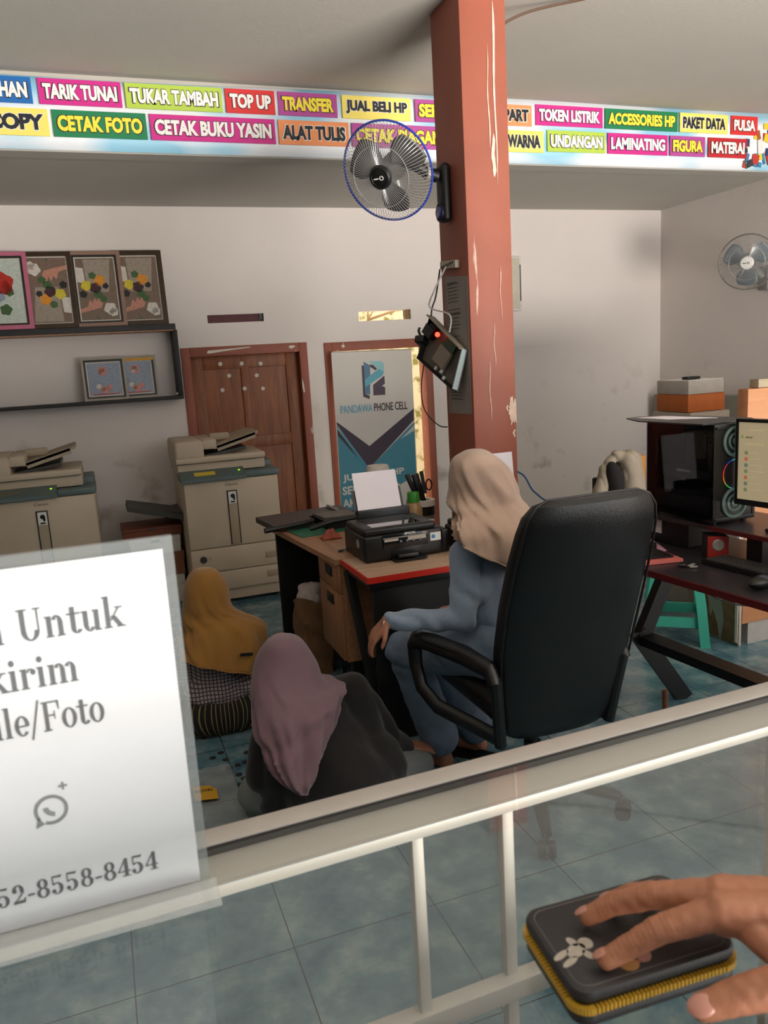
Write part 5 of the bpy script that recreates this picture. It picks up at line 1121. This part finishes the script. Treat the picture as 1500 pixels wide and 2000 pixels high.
blob('trousers', [(pel + Vector((0, -.02, -.03)), pel + Vector((.02, 0, -.03)), .125, .125), (pel, kL, .115, .08), (pel, kR, .115, .08), (kL, aL, .075, .055), (kR, aR, .075, .055)], pm('grey_trousers', (126, 130, 130), .9, var=.06, bump=.15, bscale=150), pc_, .009, 6, post=lambda co, n: Vector((co.x, co.y, max(co.z, .003))) + n * .004 * noise.noise(co * 18))
RC = [((0.475, 2.56, 0.697), (0.540, 2.56, 0.692)), ((0.443, 2.56, 0.682), (0.575, 2.56, 0.668)), ((0.407, 2.56, 0.636), (0.617, 2.56, 0.587)), ((0.384, 2.54, 0.583), (0.639, 2.54, 0.514)), ((0.37, 2.52, 0.529), (0.7, 2.52, 0.497)), ((0.364, 2.48, 0.482), (0.678, 2.48, 0.468)), ((0.363, 2.43, 0.431), (0.624, 2.43, 0.391)), ((0.369, 2.38, 0.381), (0.571, 2.38, 0.314)), ((0.392, 2.33, 0.319), (0.525, 2.33, 0.277)), ((0.443, 2.3, 0.271), (0.492, 2.3, 0.249))]
DC = [(.04, .04), (.075, .075), (.10, .10), (.12, .11), (.15, .14), (.16, .15), (.14, .14), (.11, .12), (.07, .08), (.02, .02)]
drape('headscarf', [r + d for r, d in zip(RC, DC)], (.15, .98, 0), 0, pm('mauve_scarf', (114, 86, 94), .85, var=.05, scale=6, bump=.12, bscale=200, sheen=.3), pc_, 8, .20, seed=5)

# ------------------------------------------------------------------ bits on the floor
DOT = pm('dark_disc', (40, 42, 46), .6)
for k, (x, y) in enumerate(((.321, 3.20), (.331, 3.129), (.282, 3.169), (.334, 3.05), (.37, 3.06), (.403, 3.07), (.425, 3.15), (.361, 2.98), (.375, 2.94), (.345, 2.90), (.37, 2.89), (.369, 2.85), (.345, 2.84))):
    tag(obj('punched_disc', MB().m(DOT).lathe([(.001, .003), (.013, .003), (.014, 0), (.001, 0)], (x, y, .0005), seg=14), None), 'small dark punched disc lying on the tiles between the two crouching people', 'disc', 'dark discs scattered on the floor')
t = thing('yellow_leaflet', 'plastic wrapped grey packet with yellow label on the floor behind the notice', 'packet', (.235, 2.86, 0))
obj('wrapper', MB().m(glassy('plastic_film', (.86, .87, .87), .8, .1, .25)).grid(lambda u, v: Vector((.10 + .24 * u, 2.58 + .5 * v, .004 + .018 * abs(noise.noise(Vector((u * 4, v * 4, 1)))))), 16, 16), None, t)
yl = obj('label', MB().m(pm('label_yellow', (210, 160, 40), .5)).prism([(.17, 2.82), (.255, 2.80), (.258, 2.87), (.235, 2.91), (.17, 2.93)], fz, .020, .0215), None, t)
text('lettering', 'NOVEL', frame((.175, 2.872, .0215), (1, -.1, 0), (.1, 1, 0)), BLACKINK, yl, h=.02, wd=.07, bold=.02)
tag(obj('wooden_stick', MB().m(pm('red_brown_stick', (120, 72, 52), .6)).cyl((2.165, 2.62, .0), (2.17, 2.63, .13), .012), None), 'short red brown wooden post standing on the floor beside the desk leg', 'stick')

# ------------------------------------------------------------------ glass display counter
HC_ = 1.17
cn = thing('display_counter', 'aluminium framed glass display counter in the foreground', 'counter', (.3, .45, 0))
rotc = Matrix.Translation((.4, .7, 0)) @ Matrix.Rotation(R(1.6), 4, 'Z') @ Matrix.Translation((-.4, -.7, 0))
def cobj(name, mb, parent=cn):
    bmesh.ops.transform(mb.bm, matrix=rotc, verts=mb.bm.verts[:]); return obj(name, mb, None, parent)
CX0, CX1, CY0, CY1 = -2.2, 2.7, .20, .722
cobj('rear_top_rail', MB().m(ALU).bb(CX0, CX1, .694, CY1, 1.140, HC_, bev=.002).m(BLKM).bb(CX0, CX1, .688, .6945, 1.150, 1.168))
cobj('front_top_rail', MB().m(ALU).bb(CX0, CX1, CY0 - .006, CY0 + .02, 1.135, HC_, bev=.002))
cobj('track_rail', MB().m(pm('aluminium_cool', (182, 186, 186), .4, .2)).bb(CX0, CX1, .648, .689, 1.157, 1.1622, bev=.001).m(pm('aluminium_pale', (184, 178, 168), .45, .15)).bb(CX0, CX1, .642, .649, 1.150, 1.162, bev=.001))
TOPG = glassy('counter_glass', (.955, .965, .968), 1.0, 0.0, .025)
cobj('glass_top', MB().m(TOPG).bb(CX0, CX1, CY0 + .021, .688, HC_ - .0065, HC_ - .0015))
APAL = MATS['aluminium_pale']
for x0, x1, dy in ((.234, .246, 0), (.337, .350, .006), (.70, .713, 0), (-.45, -.438, 0), (-.34, -.328, .006)):
    cobj('door_stile', MB().m(APAL).bb(x0, x1, .650 + dy, .662 + dy, .20, 1.158, bev=.001))
cobj('mid_rail', MB().m(APAL).bb(CX0, CX1, .645, .664, .928, .950, bev=.001))
cobj('bottom_rail', MB().m(APAL).bb(CX0, CX1, .645, .70, .17, .21, bev=.002))
DG = glassy('door_glass', (.94, .96, .955), 1.0, 0, .02)
cobj('sliding_glass_door', MB().m(DG).bb(-.33, .34, .664, .668, .21, 1.156)); cobj('sliding_glass_door', MB().m(DG).bb(.245, .70, .670, .674, .21, 1.156))
cobj('front_panel', MB().m(pm('counter_light_block', (150, 156, 160), .5, var=.04)).bb(CX0 + .02, CX1 - .02, CY0, CY0 + .005, .21, .97))  # opaque panel added out of view to block low daylight through the counter
cobj('front_glass', MB().m(glassy('door_glass', (.94, .96, .955), 1.0, 0, .02)).bb(CX0 + .02, CX1 - .02, CY0, CY0 + .005, .97, 1.135))
for x in (CX0, CX1 - .03):
    for y in (CY0, .69): cobj('leg', MB().m(ALU).bb(x, x + .03, y, y + .03, 0, 1.14, bev=.002))
cobj('base_panel', MB().m(ALU).bb(CX0 + .03, CX1 - .03, CY0, CY0 + .02, .02, .21, bev=.002))

# ------------------------------------------------------------------ acrylic notice stand with lettering built stroke by stroke
sg = thing('acrylic_notice', 'clear acrylic stand holding a white printed notice on the glass counter', 'sign', (-.07, .63, HC_))
ACR = glassy('clear_acrylic', (.93, .95, .95), 1.0, 0, .06)
obj('acrylic_panel', MB().m(ACR).bb(-.185, .043, .628, .6305, HC_ + .001, 1.476).bb(-.185, .043, .6335, .636, HC_ + .001, 1.476), None, sg)
obj('acrylic_foot', MB().m(glassy('frosted_acrylic', (.9, .91, .91), 1.0, .15, .28)).bb(-.185, .048, .594, .628, HC_ + .0005, HC_ + .0035), None, sg)
shp = obj('paper', MB().m(pm('notice_paper', (240, 235, 240), .6)).bb(-.175, .035, .6312, .6318, HC_ + .003, 1.466), None, sg)
TH, TN = .125, .035
def arc(mb, fr, cx, cy, rx, ry, a0, a1, th=TH, tn=TN, n=22):
    for k in range(n):
        t0 = R(a0 + (a1 - a0) * k / n); t1 = R(a0 + (a1 - a0) * (k + 1) / n)
        mb.prism([(cx + rx * math.cos(t0), cy + ry * math.sin(t0)), (cx + rx * math.cos(t1), cy + ry * math.sin(t1)), (cx + (rx - th) * math.cos(t1), cy + (ry - tn) * math.sin(t1)), (cx + (rx - th) * math.cos(t0), cy + (ry - tn) * math.sin(t0))], fr, 0, .01)
def rect(mb, fr, x0, y0, x1, y1): mb.prism([(x0, y0), (x1, y0), (x1, y1), (x0, y1)], fr, 0, .01)
def dia(mb, fr, x0, y0, x1, y1, wd): mb.prism([(x0 - wd / 2, y0), (x0 + wd / 2, y0), (x1 + wd / 2, y1), (x1 - wd / 2, y1)], fr, 0, .01)
def dot(mb, fr, x, y, r): mb.prism([(x + r * math.cos(2 * PI * k / 16), y + r * math.sin(2 * PI * k / 16)) for k in range(16)], fr, 0, .01)
XH, CAP = .48, .72
def stem(mb, fr, x, y0, y1, s0=True, s1=True, e=.05):
    rect(mb, fr, x, y0, x + TH, y1)
    if s0: rect(mb, fr, x - e, y0, x + TH + e, y0 + .03)
    if s1: rect(mb, fr, x - e, y1 - .03, x + TH, y1)
def glyph(c, mb, fr):
    if c == 'n': stem(mb, fr, .06, 0, XH); arc(mb, fr, .33, XH - .17, .155, .18, 0, 150); stem(mb, fr, .36, 0, XH - .16, True, False); return .60
    if c == 'm': stem(mb, fr, .06, 0, XH); arc(mb, fr, .33, XH - .17, .155, .18, 0, 150); stem(mb, fr, .36, 0, XH - .16, True, False); arc(mb, fr, .63, XH - .17, .155, .18, 0, 150); stem(mb, fr, .66, 0, XH - .16, True, False); return .90
    if c == 'u': stem(mb, fr, .06, .15, XH, False, True); arc(mb, fr, .22, .17, .16, .18, 180, 330); stem(mb, fr, .36, 0, XH, False, True); rect(mb, fr, .36, 0, .54, .03); return .60
    if c == 'r': stem(mb, fr, .06, 0, XH); arc(mb, fr, .30, XH - .13, .12, .13, 50, 160, .06); dot(mb, fr, .37, XH - .09, .07); return .46
    if c == 'i': stem(mb, fr, .06, 0, XH); dot(mb, fr, .12, .66, .075); return .30
    if c == 'l': stem(mb, fr, .06, 0, CAP + .02); return .30
    if c == 'k': stem(mb, fr, .06, 0, CAP + .02); dia(mb, fr, .20, .17, .44, XH - .02, .045); dia(mb, fr, .48, .0, .27, .27, .15); rect(mb, fr, .36, 0, .60, .03); rect(mb, fr, .34, XH - .03, .54, XH); return .60
    if c == 't': stem(mb, fr, .10, .10, .62, False, False); rect(mb, fr, .0, XH - .035, .36, XH); arc(mb, fr, .25, .12, .15, .125, 180, 340, .12); return .38
    if c == 'o': arc(mb, fr, .25, XH / 2, .235, XH / 2 + .01, 0, 360, n=32); return .50
    if c == 'e': arc(mb, fr, .24, XH / 2, .225, XH / 2 + .01, 0, 320, n=30); rect(mb, fr, .1, XH / 2 - .02, .44, XH / 2 + .015); return .47
    if c == 'c': arc(mb, fr, .24, XH / 2, .225, XH / 2 + .01, 55, 320, n=30); dot(mb, fr, .36, .37, .07); return .45
    if c == 'a': stem(mb, fr, .29, .0, XH - .14, False, False); arc(mb, fr, .25, XH - .15, .165, .16, 0, 160); dot(mb, fr, .12, .35, .065); arc(mb, fr, .19, .14, .165, .15, 90, 360, n=26); rect(mb, fr, .38, 0, .48, .035); return .50
    if c == 'U': stem(mb, fr, .10, .2, CAP, False, True, .07); rect(mb, fr, .2, CAP - .03, .30, CAP); arc(mb, fr, .34, .22, .24, .235, 180, 360, .13, n=26); rect(mb, fr, .54, .2, .58, CAP); rect(mb, fr, .46, CAP - .03, .66, CAP); return .72
    if c == 'S': arc(mb, fr, .26, .54, .2, .19, 60, 270, .13); arc(mb, fr, .26, .18, .21, .2, -90, 90, .14); arc(mb, fr, .26, .18, .21, .2, 180, 270, .05); rect(mb, fr, .22, .345, .30, .385); rect(mb, fr, .42, .52, .45, CAP); rect(mb, fr, .05, 0, .08, .2); return .54
    if c == 'F': stem(mb, fr, .10, 0, CAP, True, True, .07); rect(mb, fr, .15, CAP - .035, .58, CAP); rect(mb, fr, .2, .36, .42, .395); rect(mb, fr, .40, .28, .435, .48); mb.prism([(.58, CAP), (.58, .5), (.55, .5), (.50, CAP)], fr, 0, .01); return .62
    if c == '/': dia(mb, fr, .04, -.14, .34, .80, .06); return .38
    if c == '0': arc(mb, fr, .26, CAP / 2, .22, CAP / 2, 0, 360, n=32); return .52
    if c == '8': arc(mb, fr, .26, .53, .185, .19, 0, 360, .11, n=28); arc(mb, fr, .26, .185, .22, .2, 0, 360, .12, n=28); return .52
    if c == '5': rect(mb, fr, .08, .38, .115, CAP); mb.prism([(.08, CAP), (.44, CAP), (.38, CAP - .09), (.08, CAP - .05)], fr, 0, .01); arc(mb, fr, .22, .225, .23, .23, -120, 135, .13); dot(mb, fr, .11, .13, .075); return .52
    if c == '2': arc(mb, fr, .25, .50, .2, .22, -25, 170, .13); dot(mb, fr, .13, .50, .08); mb.prism([(.05, 0), (.09, 0), (.45, .41), (.35, .38)], fr, 0, .01); mb.prism([(.05, 0), (.46, 0), (.49, .2), (.45, .2), (.40, .11), (.08, .11)], fr, 0, .01); return .52
    if c == '4': rect(mb, fr, .29, 0, .29 + TH, CAP); rect(mb, fr, .02, .19, .50, .225); mb.prism([(.02, .19), (.07, .19), (.33, .66), (.33, CAP)], fr, 0, .01); rect(mb, fr, .2, 0, .50, .03); return .52
    if c == '-': rect(mb, fr, .04, .2, .28, .27); return .32
    return .3
def serif_line(s, xc, zb, size, y=.6308, x_end=None, wd=None):
    tmp = MB(); x = 0; I = Matrix()
    for ch_ in s: x += glyph(ch_, tmp, Matrix.Translation((x, 0, 0)))
    tmp.bm.free()
    sx = wd / x if wd else size
    fr = frame((xc - x * sx / 2, y, zb), (1, 0, 0), (0, 0, 1)) @ Matrix.Diagonal((sx, size, .02, 1))
    mb = MB().m(INK); x = 0
    for ch_ in s: x += glyph(ch_, mb, fr @ Matrix.Translation((x, 0, 0)))
    obj('lettering', mb, None, shp)
serif_line('Scan Untuk', -.070, 1.4085, .0345, wd=.142)
serif_line('kirim', -.070, 1.3705, .0335, wd=.066)
serif_line('File/Foto', -.070, 1.3335, .0335, wd=.094)
serif_line('0852-8558-8454', -.070, 1.1945, .0225, wd=.146)
bub = MB().m(pm('grey_print', (128, 128, 132), .6)); fb_ = frame((-.072, .6308, 1.268), (1, 0, 0), (0, 0, 1))
ring = [(.0125 * math.cos(a_), .0125 * math.sin(a_)) for a_ in [2 * PI * k / 40 for k in range(40)]]
for k in range(40):
    a, b_ = ring[k], ring[(k + 1) % 40]
    if 24 <= k <= 26: continue
    bub.prism([a, b_, (b_[0] * .8, b_[1] * .8), (a[0] * .8, a[1] * .8)], fb_, 0, .0003)
bub.prism([(-.0125, -.0135), (-.0105, -.004), (-.006, -.011)], fb_, 0, .0003)
arc(bub, fb_ @ Matrix.Diagonal((.012, .012, .02, 1)), .25, .25, .75, .75, 185, 265, .32, .32, 10)
bub.prism([(.010, .015), (.0115, .015), (.0115, .0175), (.014, .0175), (.014, .019), (.0115, .019), (.0115, .0215), (.010, .0215), (.010, .019), (.0075, .019), (.0075, .0175), (.010, .0175)], fb_, 0, .0003)
obj('chat_logo', bub, None, shp)

# ------------------------------------------------------------------ wallet and the photographer's hand
WT = HC_ + .0265
wl = thing('zip_wallet', 'black zip wallet with gold zipper on the glass counter under the hand', 'wallet', (.31, .418, HC_))
WB = pm('wallet_black', (38, 36, 38), .5, var=.06, scale=60, bump=.12, bscale=500)
wfz = frame((.3085, .4125, HC_), (math.cos(R(-3)), math.sin(R(-3)), 0), (-math.sin(R(-3)) * 1.6, math.cos(R(-3)), 0))
def rrect(w2, h2, r, n=7):
    out = []
    for cx, cy, a0 in ((w2 - r, h2 - r, 0), (-w2 + r, h2 - r, 90), (-w2 + r, -h2 + r, 180), (w2 - r, -h2 + r, 270)):
        for k in range(n + 1): out.append((cx + r * math.cos(R(a0 + 90 * k / n)), cy + r * math.sin(R(a0 + 90 * k / n))))
    return out
def cover(z0, z1, e):
    mb = MB().m(WB); a = rrect(.063, .0425, .012)
    lv = [(z0, .96), (z0 + .001, .99), (z0 + .002, 1), (z1 - .003, 1), (z1 - .001, .985), (z1, .95)]
    mb.rings([[wfz @ Vector((x * s, y * s, z)) for x, y in a] for z, s in lv]); return mb
obj('cover', cover(.0005, .009, 0), None, wl); tc_ = obj('cover', cover(.0175, .0265, 0), None, wl)
obj('gusset', MB().m(BLKM).rings([[wfz @ Vector((x, y, z)) for x, y in rrect(.0605, .040, .011)] for z in (.008, .0185)]), None, wl)
zp = MB().m(pm('gold_zip', (214, 168, 56), .4, .25, var=.1)); a = rrect(.0630, .0425, .012, 10)
per = []; 
for i in range(len(a)):
    p, q = Vector(a[i] + (0,)), Vector(a[(i + 1) % len(a)] + (0,)); L = (q - p).length; n = max(1, int(L / .0030))
    for k in range(n): per.append((p.lerp(q, k / n), (q - p).normalized()))
for p, d_ in per:
    ang = math.atan2(d_.y, d_.x); T = wfz @ Matrix.Translation((p.x, p.y, .0132)) @ Matrix.Rotation(ang, 4, 'Z'); zp.box((0, 0, 0), (.0018, .0042, .0046), mat4=T)
obj('zipper', zp, None, wl)
stt = MB().m(pm('stitch_grey', (92, 88, 86), .7)); a = rrect(.058, .0375, .010, 8)
stt.tube([wfz @ Vector((x, y, .0262)) for x, y in a], .0006, 5, closed=True); obj('stitching', stt, None, tc_)
pt = MB().m(pm('patch_grey', (168, 160, 150), .7, var=.08, scale=200)); f5 = wfz @ Matrix.Translation((-.046, -.008, .0266)) @ Matrix.Rotation(R(-68), 4, 'Z')
for x, y, rx, ry in ((0, .012, .0055, .005), (0, .002, .0055, .008), (-.007, .006, .005, .0028), (.008, .005, .005, .0028), (-.004, -.009, .0026, .007), (.004, -.009, .0026, .007)):
    pt.prism([(x + rx * math.cos(2 * PI * k / 16), y + ry * math.sin(2 * PI * k / 16)) for k in range(16)], f5, 0, .0004)
obj('grey_patch', pt, None, tc_)
pt = MB(); f6 = wfz @ Matrix.Translation((-.014, -.024, .0266))
for x, y, r, m_ in ((-.003, -.005, .0075, 'o'), (.009, -.0025, .0065, 'p'), (-.007, .003, .0042, 'o'), (.003, .004, .0042, 'p')):
    pt.m(pm('patch_ochre', (170, 124, 70), .7) if m_ == 'o' else pm('patch_pink', (160, 112, 106), .7)); pt.prism([(x + r * math.cos(2 * PI * k / 16), y + r * math.sin(2 * PI * k / 16)) for k in range(16)], f6, 0, .0004)
obj('brown_patch', pt, None, tc_)

ph = thing('person', 'bare right hand of a person resting on the black wallet', 'person', (.40, .33, HC_))
F_ = dict(
 idx=[(.339, .357, 1.2385, .0112), (.3025, .3715, 1.2265, .0088), (.2845, .380, 1.2130, .0078), (.2715, .3845, 1.2050, .0066)],
 mid=[(.351, .370, 1.2365, .0112), (.3195, .3970, 1.2290, .0090), (.2985, .4150, 1.2165, .0078), (.2835, .4230, 1.2055, .0067)],
 rin=[(.362, .379, 1.2300, .0105), (.3370, .3995, 1.2240, .0086), (.3190, .4190, 1.2160, .0075), (.3080, .4300, 1.2050, .0065)],
 pin=[(.374, .386, 1.2220, .0095), (.3570, .4030, 1.2170, .0076), (.3440, .4180, 1.2120, .0067), (.3350, .4270, 1.2040, .0058)],
 thu=[(.3930, .3160, 1.2260, .0160), (.3560, .3050, 1.2240, .0128), (.3230, .3175, 1.2160, .0108), (.2990, .3265, 1.2080, .0082)])
wrist = Vector((.432, .330, 1.232)); caps = []
for n, J in F_.items():
    for p, q in zip(J, J[1:]): caps.append((p[:3], q[:3], p[3], q[3]))
    if n != 'thu': 
        m0 = Vector(J[0][:3]); side = (m0 - Vector((.355, .378, 1.238))) * .45
        caps.append((wrist + side, m0, .017, J[0][3] + .0015))
        caps.append((wrist + side - Vector((0, 0, .008)), m0 - Vector((0, 0, .007)), .015, .009))
caps += [(wrist, (.393, .316, 1.226), .019, .016), ((.356, .308, 1.225), (.350, .352, 1.231), .009, .009), ((.372, .316, 1.226), (.352, .356, 1.233), .011, .0105), ((.385, .33, 1.228), (.36, .365, 1.234), .013, .012),
         (wrist, (.475, .305, 1.225), .021, .023), ((.475, .305, 1.225), (.66, .17, 1.222), .024, .036)]
for a, b_ in (('idx', 'mid'), ('mid', 'rin'), ('rin', 'pin')):
    p, q = Vector(F_[a][0][:3]), Vector(F_[b_][0][:3]); caps.append((p, q, .0085, .0085))
def knk(co, n):
    d_ = .0006 * noise.noise(co * 160)
    for J in (F_['idx'], F_['mid'], F_['rin'], F_['pin']):
        for j, wd in ((1, .006), (2, .004)):
            r = (co - Vector(J[j][:3])).length
            if r < .014 and n.z > .1: d_ -= .0006 * (1 - abs(math.sin((co - Vector(J[j][:3])).dot((Vector(J[j + 1][:3]) - Vector(J[j - 1][:3])).normalized()) * 900))) ** 2
    return co + n * d_
SK2 = pm('hand_skin', (164, 108, 80), .5, var=.07, scale=50, bump=.1, bscale=700)
hb = blob('hand', caps, SK2, ph, .0016, 5, post=knk)
NAIL = pm('nail', (182, 128, 112), .3)
def nail(J, up, sc=1.0, name='nail'):
    tip, dp = Vector(J[-1][:3]), Vector(J[-2][:3]); d_ = (tip - dp).normalized(); u = Vector(up); u = (u - d_ * u.dot(d_)).normalized(); l = d_.cross(u)
    T = Matrix((d_, l, u)).transposed().to_4x4(); T.translation = tip + u * J[-1][3] * .86 + d_ * .001
    mb = MB().m(NAIL); bmesh.ops.create_uvsphere(mb.bm, u_segments=16, v_segments=8, radius=1, matrix=T @ Matrix.Diagonal((.0068 * sc, .0052 * sc, .0016 * sc, 1))); obj(name, mb, None, hb)
nail(F_['thu'], (-.25, -.55, .8), 1.25); nail(F_['idx'], (0, .2, 1), .9); nail(F_['mid'], (0, .2, 1), .9); nail(F_['rin'], (0, .2, 1), .8); nail(F_['pin'], (0, .2, 1), .7)
